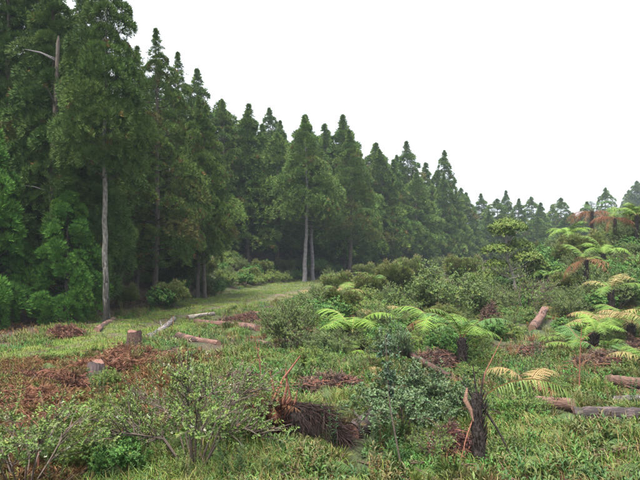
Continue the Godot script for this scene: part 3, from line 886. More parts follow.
# ---------------------------------------------------------------- ferns
func build_ferns() -> void:
	var green := [Color(0.08, 0.15, 0.02), Color(0.115, 0.185, 0.028), Color(0.06, 0.12, 0.02)]
	var lime := [Color(0.13, 0.225, 0.028), Color(0.10, 0.19, 0.025)]
	var dark := [Color(0.05, 0.12, 0.03), Color(0.07, 0.14, 0.035)]
	var rust := [Color(0.14, 0.062, 0.04), Color(0.10, 0.045, 0.03), Color(0.17, 0.095, 0.05)]
	var tan := [Color(0.2, 0.16, 0.06), Color(0.14, 0.15, 0.045), Color(0.24, 0.15, 0.07)]
	var sets := {green = green, lime = lime, dark = dark, rust = rust, tan = tan}
	var fi := 0
	for k in sets:
		fronds[k] = []
		for j in 5:
			var dead: bool = k == "rust"
			fronds[k].append(frond_mesh(300 + fi, 1.6, rf(0.75, 1.15) if not dead else 0.3, rf(-1.1, -0.5) if not dead else -1.3, 0.42 if not dead else 0.26, sets[k], Color(0.10, 0.055, 0.025) if k != "lime" else Color(0.16, 0.15, 0.04), mat.fern if not dead else mat.dry, 0.25 if not dead else 0.9))
			fi += 1
	rng.seed = 51
	tree_fern(on(1.01, 19.66), 0.35, 7, 1.12, ["lime", "lime", "green"], "tree_fern", "bright lime tree fern arching over the middle of the scrub")
	tree_fern(on(3.55, 19.46), 0.75, 9, 1.0, ["lime", "green", "rust"], "tree_fern", "green tree fern over a dark hollow with dead stalks hanging")
	tree_fern(on(4.00, 17.62), 0.4, 7, 0.8, ["green", "dark"], "tree_fern", "lower green fern crowded beside the lime one over the hollow")
	tree_fern(on(9.17, 20.18), 0.45, 9, 1.1, ["tan", "tan", "green"], "tree_fern", "yellow-brown tree fern drooping on the lower hillside")
	tree_fern(on(10.63, 21.58), 0.4, 7, 1.0, ["tan", "green"], "tree_fern", "smaller tan-green fern next to the drooping hillside fern")
	tree_fern(on(7.74, 19.66), 0.1, 6, 0.6, ["green"], "tree_fern", "knee-high green fern below the pale pink log")
	tree_fern(on(14.41, 39.50), 0.9, 11, 1.35, ["lime", "green", "rust"], "tree_fern", "tree fern with black trunk base beside the flat-topped tree")
	tree_fern(on(13.53, 31.80), 2.0, 9, 1.0, ["rust", "rust", "green"], "tree_fern", "tall dark fern trunk with rusty hanging fronds")
	tree_fern(on(17.46, 44.0), 2.3, 14, 1.25, ["green", "lime"], "tree_fern", "round-headed bright green tree fern standing before the far wood")
	tree_fern(on(20.02, 46.0), 3.3, 11, 1.3, ["rust", "rust", "dark"], "tree_fern", "rust-red tree fern on the hill crest")
	tree_fern(on(19.82, 42.0), 2.8, 11, 1.2, ["rust", "rust", "green"], "tree_fern", "second red-fronded tree fern on the crest, beside a green one")
	tree_fern(on(20.29, 40.0), 2.6, 10, 1.2, ["green", "lime"], "tree_fern", "green tree fern next to red ones on the hill crest")
	tree_fern(on(15.40, 34.0), 1.9, 10, 1.1, ["lime", "green"], "tree_fern", "lime tree fern halfway up the hillside scrub")
	tree_fern(on(2.04, 13.44), 0.05, 6, 0.85, ["rust", "tan"], "tree_fern", "collapsed rusty fern fronds above the dark glossy bush", Vector3.ZERO, "", Vector2(0.3, 0.8))
	tree_fern(on(1.23, 14.84), 0.05, 6, 0.8, ["tan", "rust"], "tree_fern", "withered tan fern mound under the lime tree fern", Vector3.ZERO, "", Vector2(0.3, 0.8))
	tree_fern(on(9.12, 37.02), 0.2, 7, 0.8, ["green", "dark"], "tree_fern", "green fern clump in the thicket before the far wood")
	tree_fern(on(0.72, 18.08), 0.03, 6, 0.6, ["green", "lime"], "tree_fern", "small fresh fern at the foot of the lime tree fern")
	tree_fern(on(6.58, 25.70), 0.05, 7, 0.75, ["green"], "tree_fern", "plain green fern in front of the purple-brown withered mound")

	for i in 44:
		var d := rf(13, 50)
		var px := rf(310, 500) if i < 22 else rf(500, 655)
		var x := (px - 320.0) / 625.0 * d
		if x < track_x(d) + 2.0 or not off_logs(x, d, 0.9):
			continue
		var ks: Array = [["green", "dark"], ["tan", "green"], ["rust", "tan"], ["lime", "green"]][i % 4]
		var nm: String = ["plain dark green fern", "yellowing fern", "withered rusty fern", "fresh light green fern"][i % 4]
		tree_fern(on(x, d), rf(0.02, 0.25) if i % 3 else rf(0.4, 1.3), 5 + i % 4, rf(0.5, 0.95), ks, "scrub_fern", nm + beside(x, d), Vector3(rf(-0.1, 0.1), 0, rf(-0.1, 0.1)), "ferns in the scrub")

# ---------------------------------------------------------------- shrubs
func build_shrubs() -> void:
	var glauc := [Color(0.085, 0.13, 0.045), Color(0.07, 0.125, 0.032), Color(0.11, 0.145, 0.06), Color(0.065, 0.115, 0.028)]
	var buds := [Color(0.34, 0.36, 0.28), Color(0.26, 0.3, 0.2), Color(0.22, 0.10, 0.055)]
	var glossy := [Color(0.045, 0.085, 0.03), Color(0.065, 0.115, 0.042), Color(0.03, 0.06, 0.024), Color(0.09, 0.125, 0.06)]
	var grey := [Color(0.085, 0.12, 0.04), Color(0.068, 0.10, 0.032), Color(0.115, 0.145, 0.06)]
	var yellow := [Color(0.12, 0.18, 0.035), Color(0.09, 0.15, 0.03), Color(0.16, 0.19, 0.05)]
	var heath := [Color(0.11, 0.16, 0.04), Color(0.14, 0.155, 0.05), Color(0.09, 0.145, 0.036), Color(0.145, 0.12, 0.06)]
	var leafy := [Color(0.065, 0.155, 0.035), Color(0.09, 0.19, 0.042), Color(0.055, 0.13, 0.035)]
	shrubs.airy = shrub_shape(61, {stems = 11, twigs = 34, h = 1.3, rr = 1.05, leafs = 1, ball = 0.07, leaf = "small", ls = 1.15, pal = glauc + yellow, pal2 = buds, odd_size = 0.5, odd = 0.2, stem_r = 0.014, wiggle = 1.8})
	shrubs.airy2 = shrub_shape(62, {stems = 12, twigs = 22, h = 1.0, rr = 0.8, leafs = 1, ball = 0.07, leaf = "small", ls = 1.15, pal = glauc + yellow, pal2 = buds, odd_size = 0.5, odd = 0.16, stem_r = 0.01, wiggle = 1.5})
	shrubs.gloss = shrub_shape(63, {stems = 15, twigs = 16, h = 1.05, rr = 0.85, leafs = 3, ball = 0.12, leaf = "broad", ls = 0.8, wiggle = 2.0, pal = glossy, m = "gloss", stem_r = 0.012})
	shrubs.grey = shrub_shape(64, {stems = 22, twigs = 14, h = 1.5, rr = 0.95, leafs = 3, ball = 0.12, leaf = "small", ls = 1.3, pal = grey, pal2 = yellow, odd = 0.1})
	shrubs.grey2 = shrub_shape(65, {stems = 26, twigs = 14, h = 1.9, rr = 1.5, leafs = 4, ball = 0.2, leaf = "broad", ls = 1.1, pal = grey + glauc, pal2 = yellow, odd = 0.15})
	shrubs.yellow = shrub_shape(66, {stems = 16, twigs = 10, h = 1.0, rr = 0.8, leafs = 4, ball = 0.14, leaf = "narrow", ls = 1.1, pal = yellow, pal2 = heath, odd = 0.2})
	shrubs.heath = shrub_shape(67, {stems = 22, twigs = 12, h = 1.6, rr = 0.9, leafs = 4, ball = 0.16, leaf = "heath", ls = 1.3, pal = heath, pal2 = yellow, odd = 0.1})
	shrubs.leafy = shrub_shape(68, {stems = 20, twigs = 12, h = 1.2, rr = 0.9, leafs = 4, ball = 0.15, leaf = "broad", ls = 1.1, pal = leafy, pal2 = yellow, odd = 0.1})
	shrubs.mound = shrub_shape(69, {stems = 26, twigs = 12, h = 0.6, rr = 0.9, leafs = 3, ball = 0.14, leaf = "small", ls = 1.4, pal = leafy + yellow + grey, pal2 = heath, odd = 0.15})
	rng.seed = 71
	shrub("airy", -1.71, 8.60, Vector2(1.1, 1.12), 0.3, "flowering_shrub", "open twiggy shrub with pale grey-green leaves and whitish buds")
	shrub("airy2", -2.50, 9.18, Vector2(0.85, 0.9), 2.0, "flowering_shrub", "smaller twiggy pale shrub beside the big one over the dark gap")
	shrub("airy2", -3.51, 7.44, Vector2(1.2, 1.0), 4.0, "flowering_shrub", "yellow-green leafy shrub with upright dead stalks beside the rusty branches")
	shrub("airy2", -1.27, 9.92, Vector2(0.8, 0.8), 1.0, "flowering_shrub", "low pale-leaved shrub between the big twiggy one and the fern root")
	shrub("airy2", 1.59, 8.90, Vector2(0.45, 0.5), 5.0, "flowering_shrub", "small pale-leaved plant left of the dark pile by the cut fern trunk")
	shrub("leafy", -2.67, 8.14, Vector2(0.45, 0.42), 3.0, "leafy_shrub", "dark green bush in the gap beside the twiggy pale shrubs")
	shrub("yellow", -3.60, 10.14, Vector2(0.5, 0.5), 2.0, "yellow_shrub", "yellow-green sprigs rising from the rusty branches")
	shrub("yellow", -3.44, 8.26, Vector2(0.55, 0.55), 2.5, "yellow_shrub", "yellow-green clump between the stalks and the rusty branches")
	shrub("yellow", -4.63, 13.66, Vector2(0.4, 0.45), 0.5, "yellow_shrub", "bright sprigs in front of the low black stump")
	shrub("gloss", 1.34, 10.22, Vector2(1.0, 0.85), 0.0, "glossy_shrub", "dense dark glossy-leaved bush behind the thin bent sapling")
	shrub("gloss", 2.02, 10.54, Vector2(0.75, 0.8), 2.0, "glossy_shrub", "lower dark bush between the glossy one and the cut fern trunk")
	shrub("gloss", 1.84, 15.94, Vector2(0.7, 0.9), 4.0, "glossy_shrub", "small shiny-leaved bush under the collapsed rusty fronds")
	shrub("grey", -0.88, 19.04, Vector2(0.95, 0.98), 0.0, "grey_shrub", "rounded grey-green bush in the middle of the clearing beside the rusty log")
	shrub("grey2", 5.38, 26.67, Vector2(1.15, 1.15), 0.0, "thicket_shrub", "big rounded grey-green thicket behind the lime ferns")
	shrub("grey2", 7.89, 30.83, Vector2(0.75, 0.8), 2.0, "thicket_shrub", "paler shoulder bush leaning on the big grey-green thicket")
	shrub("grey2", 3.75, 26.62, Vector2(0.7, 0.75), 3.0, "thicket_shrub", "dark leaved bush filling the gap left of the big thicket")
	shrub("grey", 13.24, 28.15, Vector2(1.3, 1.25), 1.0, "grey_shrub", "pale grey-leaved bush beside the tall dark fern trunk")
	shrub("leafy", 14.37, 28.60, Vector2(1.2, 1.2), 1.0, "leafy_shrub", "dark green bush behind the pale grey-leaved one on the slope")
	# scrub by place: [x, d, kind, size]
	var scrub := [[2.66, 33.26, "heath", 1.0], [2.02, 39.54, "yellow", 1.2], [4.50, 37.50, "heath", 1.2], [1.08, 44.94, "grey", 1.0], [4.67, 48.63, "yellow", 1.1], [7.88, 54.72, "heath", 1.4], [10.00, 56.84, "yellow", 1.3], [10.60, 47.34, "heath", 1.4], [11.43, 43.31, "yellow", 1.4], [4.23, 58.69, "heath", 1.2], [1.10, 27.48, "mound", 1.3], [2.51, 26.17, "mound", 1.4], [0.00, 31.67, "mound", 1.2], [2.77, 21.62, "mound", 1.2], [12.62, 43.83, "grey", 1.2], [15.94, 66.43, "heath", 1.5], [13.91, 72.46, "grey", 1.5]]
	for s in scrub:
		var nm := {heath = ["heath_shrub", "brownish feathery heath shrub in the scrub before the forest wall"], yellow = ["yellow_shrub", "yellow-green narrow-leaved shrub in the scrub before the forest wall"], grey = ["grey_shrub", "small grey-green bush in the scrub before the forest wall"], mound = ["low_shrub", "low spreading mound of mixed leaves in the mid scrub"]}
		shrub(s[2], s[0], s[1], Vector2(s[3], s[3] * rf(0.85, 1.1)), rf(0, TAU), nm[s[2]][0], nm[s[2]][1].replace(" in the scrub before the forest wall", "").replace(" in the mid scrub", "") + beside(s[0], s[1]), "scrub before the forest wall")
	for i in 190:
		var d := 15.0 * pow(3.6, rng.randf())
		var px := rf(305, 500) if i < 120 else rf(470, 655)
		var x := (px - 320.0) / 625.0 * d
		if lawn(x, d) > 0.05 or x < track_x(d) + 2.0 or (i >= 120 and d < 20.0) or not off_logs(x, d, 1.1):
			continue
		var k: String = ["heath", "yellow", "grey", "leafy", "grey", "mound", "yellow", "airy2"][i % 8]
		var nm := {heath = ["heath_shrub", "brownish feathery heath clump in the tangled middle scrub"], yellow = ["yellow_shrub", "yellow-green narrow-leaved clump in the tangled middle scrub"], leafy = ["leafy_shrub", "dark green leafy clump in the tangled middle scrub"], grey = ["grey_shrub", "small grey-green clump in the tangled middle scrub"], mound = ["low_shrub", "flat mixed mound in the tangled middle scrub"], airy2 = ["flowering_shrub", "loose pale-leaved clump in the tangled middle scrub"]}
		var s := rf(0.45, 1.05) if d > 24.0 else rf(0.35, 0.7)
		shrub(k, x, d, Vector2(s * 1.1, s * rf(0.7, 1.0)), rf(0, TAU), nm[k][0], ("larger " if s > 0.75 else "small ") + nm[k][1].replace("small ", "").replace(" in the tangled middle scrub", "") + beside(x, d), "tangled middle scrub")
	# the hillside on the right
	for i in 90:
		var d := rf(26, 62)
		var px := rf(520, 655)
		var x := (px - 320.0) / 625.0 * d
		var hy := 250.0 - (ground(x, d) - 3.0) / d * 625.0
		if hy > 292.0 or (px < 560.0 and d < 40.0):
			continue
		var k: String = ["heath", "yellow", "leafy", "grey", "yellow", "mound"][i % 6]
		var nm := {heath = ["heath_shrub", "brown-green heath shrub on the overgrown hillside"], yellow = ["yellow_shrub", "yellow-green narrow-leaved shrub on the overgrown hillside"], leafy = ["leafy_shrub", "fresh green leafy shrub on the overgrown hillside"], grey = ["grey_shrub", "grey-green small-leaved bush on the overgrown hillside"], mound = ["low_shrub", "low mixed mound of leaves on the overgrown hillside"]}
		var s := rf(0.9, 1.5)
		shrub(k, x, d, Vector2(s, s * rf(0.8, 1.1)), rf(0, TAU), nm[k][0], nm[k][1].replace(" on the overgrown hillside", "") + beside(x, d), "hillside scrub")
	for i in 20:                                                   # taller growth at the foot of the hillside
		var d := rf(29, 44)
		var px := rf(525, 665)
		var x := (px - 320.0) / 625.0 * d
		if not off_logs(x, d, 1.6) or absf(x - 12.5) < 1.0 and d < 39.0:
			continue
		var k: String = ["yellow", "leafy", "grey", "airy"][i % 4]
		var nm := {heath = ["heath_shrub", "tall rusty-green heath bush at the foot of the hillside"], yellow = ["yellow_shrub", "tall yellow-green bush at the foot of the hillside"], leafy = ["leafy_shrub", "tall fresh green bush at the foot of the hillside"], grey = ["grey_shrub", "tall grey-green bush at the foot of the hillside"], airy = ["flowering_shrub", "loose pale-leaved bush at the foot of the hillside"]}
		var s := rf(1.0, 1.5)
		shrub(k, x, d, Vector2(s, s * rf(0.8, 1.1)), rf(0, TAU), nm[k][0], nm[k][1].replace(" at the foot of the hillside", "") + beside(x, d), "tall hillside bushes")
	# undergrowth along the foot of the forest and on the green bank
	for i in 96:
		var d := rf(29, 110) if i < 60 else rf(45, 59)
		var off := rf(-0.4, 3.2) if i < 60 else rf(-0.5, 7.5)
		var x := edge_x(d) - off
		var k: String = (["leafy", "heath", "grey"] if i < 60 else ["leafy", "yellow", "mound"])[i % 3]
		var nm := {leafy = ["leafy_shrub", "green understorey shrub at the foot of the cedars"], heath = ["heath_shrub", "thin brownish shrub at the foot of the cedars"], grey = ["grey_shrub", "greyish understorey bush at the foot of the cedars"], yellow = ["yellow_shrub", "light green shrub on the grassy bank under the cedars"], mound = ["low_shrub", "low green mound on the grassy bank under the cedars"]}
		var s := rf(0.6, 1.15) * (1.0 + 0.8 * ss(55, 75, d))
		shrub(k, x, d, Vector2(s, s * rf(0.7, 1.0)), rf(0, TAU), nm[k][0], nm[k][1] + ("" if i < 60 else "") + beside(x, d).replace("beside", "near"), "understorey shrubs")
	for i in 14:
		var d := rf(40, 47)
		var x := edge_x(d) - rf(1.0, 8.0)
		var s := rf(0.9, 1.6)
		shrub(["leafy", "heath", "mound"][i % 3], x, d, Vector2(s, s), rf(0, TAU), ["leafy_shrub", "heath_shrub", "low_shrub"][i % 3], ["dim leafy bush", "dim feathery bush", "low dim leaf mound"][i % 3] + " under the cedars behind the close pair of trunks", "bushes behind the close pair")
	for s in [[-7.5, 72.0, 2.2], [-6.0, 76.0, 2.4], [-4.5, 70.0, 2.0], [-9.0, 78.0, 2.6], [-3.0, 80.0, 2.4], [-11.0, 74.0, 2.4], [-6.5, 84.0, 2.8]]:
		shrub("leafy", s[0], s[1], Vector2(s[2], s[2]), rf(0, TAU), "leafy_shrub", "large dim understorey bush deep behind the twin pale trunks", "bushes behind the twin trunks")
	# low leafy mounds through the open ground
	for i in 40:
		var d := 9.0 * pow(4.2, rng.randf())
		var x := rf(-0.2, 0.52) * d
		if lawn(x, d) > 0.1 or not off_logs(x, d, 0.6):
			continue
		var s := rf(0.35, 0.75)
		shrub("mound", x, d, Vector2(s, s * rf(0.6, 1.0)), rf(0, TAU), "low_shrub", ("tiny" if s < 0.5 else "low") + " leafy plant mound" + beside(x, d), "leafy mounds in the open ground")

	# flat-topped small tree by the black-footed fern
	var o := thing("small_tree", "small leaning flat-topped tree with thin pale trunk and layered crown", "tree", on(12.25, 39.07))
	var w := Geo.new()
	var top := Vector3(-0.6, 4.4, 0.0)
	tube(w, [Vector3(0, -0.2, 0), Vector3(-0.15, 1.0, 0), Vector3(-0.6, 2.2, 0.1), Vector3(-0.65, 3.4, 0), top], [0.11, 0.085, 0.07, 0.06, 0.03], 8, Color.WHITE, 0.1)
	var fol := Geo.new()
	for lay in [[Vector3(-0.5, 4.1, 0), 1.15, 0.55, 420], [Vector3(-0.9, 3.75, 0.3), 0.7, 0.4, 160], [Vector3(-1.2, 2.7, 0.2), 0.95, 0.4, 260], [Vector3(0.25, 3.0, -0.2), 0.8, 0.35, 200], [Vector3(0.6, 2.2, 0.3), 0.95, 0.5, 300], [Vector3(-1.3, 1.8, 0.2), 0.7, 0.4, 150], [Vector3(1.3, 1.7, 0.1), 0.7, 0.45, 180]]:
		var c: Vector3 = lay[0]
		for k in 4:
			var a := TAU * k / 4.0 + rf(-0.3, 0.3)
			var e: Vector3 = c + Vector3(cos(a), 0.05, sin(a)) * lay[1] * 0.8
			var st := Vector3(-0.5, c.y - 0.8, 0.05)
			tube(w, [st, st.lerp(e, 0.5) + Vector3(0, -0.1, 0), e], [0.03, 0.02, 0.008], 5, Color.WHITE)
		for k in int(lay[3]):
			var a := rf(0, TAU)
			var s := sqrt(rng.randf())
			var at: Vector3 = c + Vector3(cos(a) * s * lay[1], (1.0 - s * s) * lay[2] * rf(0.3, 1.1) + rf(-0.15, 0.12), sin(a) * s * lay[1])
			for j in 3:
				fol.put(T.broad[rng.randi() % 4], Transform3D(basis_y(Vector3(cos(a) * s, 0.9, sin(a) * s), rf(0, TAU), rf(1.1, 1.8)), at + rdir() * 0.08), pick(yellow))
	part("trunk", w.mesh(mat.twig_pale), o)
	part("crown", fol.mesh(mat.leaf), o)

# ---------------------------------------------------------------- foreground pieces
func build_details() -> void:
	rng.seed = 91
	# the toppled, hairy fern root
	var at := on(-0.53, 10.12)
	var o := thing("fallen_fern_root", "toppled tree fern trunk, black and hairy, with rusty broken stalks", "fern root", at)
	o.scale = Vector3.ONE * 1.1
	var g := Geo.new()
	var a := Vector3(-0.22, 0.35, -0.1); var b := Vector3(0.55, 0.30, 0.25); var e := Vector3(0.9, 0.05, 0.5)
	tube(g, [a + Vector3(-0.2, -0.1, 0), a, a.lerp(b, 0.5) + Vector3(0, 0.08, 0), b, e], [0.12, 0.22, 0.23, 0.18, 0.05], 14, Color(0.3, 0.28, 0.28), 0.3)
	part("trunk", g.mesh(mat.fern_trunk), o)
	var f := Geo.new()
	for i in 7000:                                                 # wiry roots hanging off the trunk
		var t := rf(-0.28, 1.0)
		var an := rf(0, TAU)
		var c := (a.lerp(b, t / 0.75) if t < 0.75 else b.lerp(e, (t - 0.75) / 0.25)) + Vector3(0, 0.06 * sin(t * PI), 0)
		var q := Vector3(sin(an) * 0.4, cos(an), sin(an) * 0.8).normalized()
		var p0: Vector3 = c + q * 0.27 * (1.0 - 0.6 * maxf(0.0, t - 0.75) * 4.0)
		var fall := (Vector3(0.6, -0.7, 0.35) + rdir() * 0.8).normalized()
		var l := rf(0.12, 0.5) * (1.3 if t > 0.6 else 1.0)
		var p1: Vector3 = p0 + (q * 0.2 + fall * 0.8) * l * 0.5
		var p2: Vector3 = p0 + fall * l
		var sd := fall.cross(rdir()).normalized() * 0.006
		var col := pick([Color(0.010, 0.007, 0.007), Color(0.022, 0.015, 0.014), Color(0.05, 0.034, 0.032)])
		f.tri(p0 - sd, p0 + sd, p1, col); f.tri(p0 + sd, p1 + sd, p1, col); f.tri(p1, p1 + sd, p2, col)
	for i in 2400:                                                  # ragged leaf bases standing up at the crown end
		var an := rf(0, TAU)
		var q := Vector3(cos(an), 0, sin(an))
		var p0 := Vector3(rf(-0.42, -0.02), rf(0.0, 0.58), rf(-0.1, 0.25)) + q * rf(0.05, 0.16)
		var up := (q * rf(0.2, 0.9) + Vector3(0, rf(0.2, 1.0), 0)).normalized()
		var l := rf(0.1, 0.32)
		var sd := up.cross(rdir()).normalized() * 0.009
		var col := pick([Color(0.02, 0.012, 0.011), Color(0.05, 0.026, 0.02), Color(0.12, 0.045, 0.028)])
		f.tri(p0 - sd, p0 + sd, p0 + up * l * 0.6 + sd * 0.7, col); f.tri(p0 - sd, p0 + up * l * 0.6 + sd * 0.7, p0 + up * l, col)
	part("root_fibres", f.mesh(mat.dry), o)
	for st in [[Vector3(-0.3, 0.5, 0), Vector3(-0.05, 1.0, 0), Vector3(0.2, 1.35, 0.1)], [Vector3(-0.25, 0.4, 0), Vector3(-0.2, 0.85, 0), Vector3(-0.25, 1.1, 0)], [Vector3(-0.1, 0.45, 0), Vector3(0.0, 0.9, 0), Vector3(-0.02, 1.15, 0)], [Vector3(-0.2, 0.5, 0.1), Vector3(-0.45, 0.65, 0.1), Vector3(-0.6, 0.42, 0.2)], [Vector3(-0.3, 0.4, 0.15), Vector3(-0.4, 0.35, 0.3), Vector3(-0.55, 0.05, 0.4)], [Vector3(0.0, 0.5, 0.1), Vector3(0.12, 0.65, 0.1), Vector3(0.15, 0.85, 0.1)], [Vector3(-0.15, 0.45, 0.1), Vector3(-0.12, 0.8, 0.12), Vector3(-0.02, 1.05, 0.15)], [Vector3(-0.3, 0.45, 0.1), Vector3(-0.35, 0.7, 0.15), Vector3(-0.5, 0.95, 0.2)], [Vector3(-0.2, 0.45, 0.15), Vector3(-0.3, 0.3, 0.35), Vector3(-0.35, 0.0, 0.45)], [Vector3(-0.1, 0.5, 0.1), Vector3(0.05, 0.75, 0.1), Vector3(0.02, 0.95, 0.12)]]:
		var s := Geo.new()
		tube(s, st, [0.026, 0.02, 0.009], 6, Color.WHITE, 0.1)
		part("broken_stalk", s.mesh(mat.twig_red), o)
	for i in 8:
		part("dead_frond", fronds.rust[i % 5], o, Transform3D(Basis(Vector3.UP, 3.4 + 0.75 * i) * Basis(Vector3.RIGHT, rf(-1.3, -0.4)), Vector3(-0.22, 0.45, 0)).scaled_local(Vector3.ONE * rf(0.3, 0.5)))

	# the cut fern trunk in front
	o = thing("cut_fern", "cut tree fern trunk with one arching green frond and bare stalks", "tree fern", on(2.21, 8.74))
	g = Geo.new()
	tube(g, [Vector3(0, -0.15, 0), Vector3(0.0, 0.3, 0), Vector3(-0.02, 0.65, 0), Vector3(-0.03, 0.92, 0), Vector3(-0.02, 1.0, 0)], [0.12, 0.085, 0.08, 0.085, 0.05], 12, Color.WHITE, 0.16)
	for i in 130:
		var an := rf(0, TAU)
		var q := Vector3(cos(an), 0, sin(an))
		var p := Vector3(0, rf(0.0, 0.95), 0) + q * 0.075
		tube(g, [p, p + (q * 0.4 + Vector3(0, 0.9, 0)) * rf(0.05, 0.15)], [0.014, 0.004], 4, Color(0.9, 0.75, 0.65))
	part("trunk", g.mesh(mat.fern_trunk), o)
	var arch := frond_mesh(401, 1.75, 0.7, -1.25, 0.16, [Color(0.11, 0.18, 0.04), Color(0.15, 0.19, 0.05)], Color(0.12, 0.08, 0.03), mat.fern, 1.3, 14)
	part("frond", arch, o, Transform3D(Basis(Vector3.UP, 1.45), Vector3(0, 0.9, 0)))
	for st in [[Vector3(0.03, 0.85, 0), Vector3(0.25, 0.5, 0.05), Vector3(0.5, 0.0, 0.1), 0.02, "fern_trunk"], [Vector3(0, 0.9, 0), Vector3(0.1, 1.3, 0), Vector3(0.33, 1.75, 0), 0.012, "twig_red"], [Vector3(-0.02, 0.9, 0), Vector3(-0.05, 1.15, 0), Vector3(-0.08, 1.4, 0), 0.016, "fern_trunk"], [Vector3(0.02, 0.9, 0), Vector3(0.03, 1.1, 0.05), Vector3(0.06, 1.28, 0.05), 0.016, "fern_trunk"], [Vector3(-0.05, 0.85, 0), Vector3(-0.15, 1.05, 0), Vector3(-0.24, 1.15, 0), 0.016, "fern_trunk"], [Vector3(-0.06, 0.7, 0), Vector3(-0.2, 0.4, 0.1), Vector3(-0.32, -0.02, 0.15), 0.012, "twig_red"]]:
		var s := Geo.new()
		tube(s, [st[0], st[1], st[2]], [st[3], st[3] * 0.8, st[3] * 0.4], 6, Color.WHITE, 0.08)
		part("broken_stalk", s.mesh(mat[st[4]]), o)
	var sl := Geo.new()                                            # torn strip of pale inner wood
	tube(sl, [Vector3(-0.17, 1.08, 0.04), Vector3(-0.2, 0.92, 0.06), Vector3(-0.13, 0.78, 0.06), Vector3(-0.09, 0.62, 0.07)], [0.012, 0.04, 0.03, 0.006], 5, Color.WHITE, 0.2)
	part("torn_strip", sl.mesh(mat.wood), o)

	# thin bent sapling in front of the glossy bush
	o = thing("bare_sapling", "thin dark sapling with a leafy tip, leaning before the glossy bush", "sapling", on(1.17, 8.70))
	g = Geo.new()
	tube(g, [Vector3(0, -0.1, 0), Vector3(-0.1, 0.4, 0), Vector3(-0.2, 0.95, 0), Vector3(-0.24, 1.5, 0), Vector3(-0.26, 1.95, 0)], [0.014, 0.012, 0.010, 0.008, 0.005], 6, Color.WHITE)
	part("stem", g.mesh(mat.twig), o)
	f = Geo.new()
	for i in 70:
		var t := rf(0.55, 1.0)
		var p := Vector3(-0.1 - 0.16 * t, 1.95 * t, 0) + rdir() * rf(0.03, 0.22) * ss(0.5, 0.95, t)
		f.put(T.broad[rng.randi() % 4], Transform3D(basis_y(rdir() + Vector3.UP * 0.6, rf(0, TAU), rf(0.7, 1.0)), p), pick([Color(0.05, 0.09, 0.05), Color(0.09, 0.12, 0.08), Color(0.035, 0.07, 0.04)]))
	part("leaves", f.mesh(mat.gloss), o)

	# bare dead saplings and stalks
	for s in [[5.44, 13.18, 1.5, "dead sapling with a forked bare stem above the blackened log"], [-1.31, 14.14, 1.1, "upright rusty dead stalk beside the fern root"], [-3.49, 7.78, 1.0, "dead brown stalk standing in the yellow-green shrub, taller one"], [-3.75, 7.82, 0.8, "dead brown stalk standing in the yellow-green shrub, shorter one"], [9.71, 93.41, 2.4, "thin pale bare pole at the far scrub edge"]]:
		o = thing("dead_sapling", s[3], "dead sapling", on(s[0], s[1]))
		g = Geo.new()
		var l: float = s[2]
		var le := rf(-0.12, 0.12)
		tube(g, [Vector3(0, -0.1, 0), Vector3(le * 0.5 * l, l * 0.5, 0), Vector3(le * 1.6 * l, l, 0)], [0.018, 0.013, 0.005], 6, Color.WHITE)
		part("stem", g.mesh(mat.twig_red), o)
		for k in 4:
			var tw := Geo.new()
			var y := rf(0.35, 0.85) * l
			var q := Vector3(rf(-1, 1), rf(0.3, 0.9), rf(-1, 1)).normalized() * rf(0.15, 0.35)
			tube(tw, [Vector3(le * y, y, 0), Vector3(le * y, y, 0) + q], [0.008, 0.003], 4, Color.WHITE)
			part("twig", tw.mesh(mat.twig_red), o)

	# a pale fallen branch across the lower hillside
	o = thing("fallen_branch", "pale dead branch lying under the yellow-brown hillside fern", "branch", on(8.29, 19.04))
	g = Geo.new()
	tube(g, [Vector3(-0.3, 0.25, 0), Vector3(0.1, 0.2, 0.2), Vector3(0.5, 0.08, 0.5)], [0.02, 0.025, 0.03], 6, Color.WHITE, 0.1)
	part("stem", g.mesh(mat.twig_pale), o)
	# broad-leaved plant in the grass
	for s in [[3.10, 9.50, 1.0, "clump of broad bright leaves in the grass near the cut fern"], [5.80, 12.94, 0.7, "small broad-leaved clump behind the blackened log"], [2.94, 8.24, 0.6, "low broad-leaved clump in the nearest grass"]]:
		o = thing("leafy_plant", s[3], "plant", on(s[0], s[1]))
		var lf := Geo.new()
		for i in 20:
			var an := i * 2.4
			var ll: float = s[2] * rf(0.18, 0.3)
			var dr := Vector3(cos(an), rf(0.4, 1.1), sin(an)).normalized()
			var sd := Vector3(-sin(an), 0, cos(an)) * ll * 0.2
			var m0 := dr * ll * 0.55
			var tp := dr * ll * 0.85 + Vector3(cos(an), -0.2, sin(an)) * ll * 0.3
			var col := pick([Color(0.07, 0.22, 0.05), Color(0.10, 0.27, 0.06)])
			lf.tri(Vector3.ZERO, m0 - sd + Vector3(0, 0.015, 0), m0, col); lf.tri(Vector3.ZERO, m0, m0 + sd + Vector3(0, 0.015, 0), col)
			lf.tri(m0 - sd + Vector3(0, 0.015, 0), tp, m0, col); lf.tri(m0, tp, m0 + sd + Vector3(0, 0.015, 0), col)
		part("leaves", lf.mesh(mat.leaf), o)

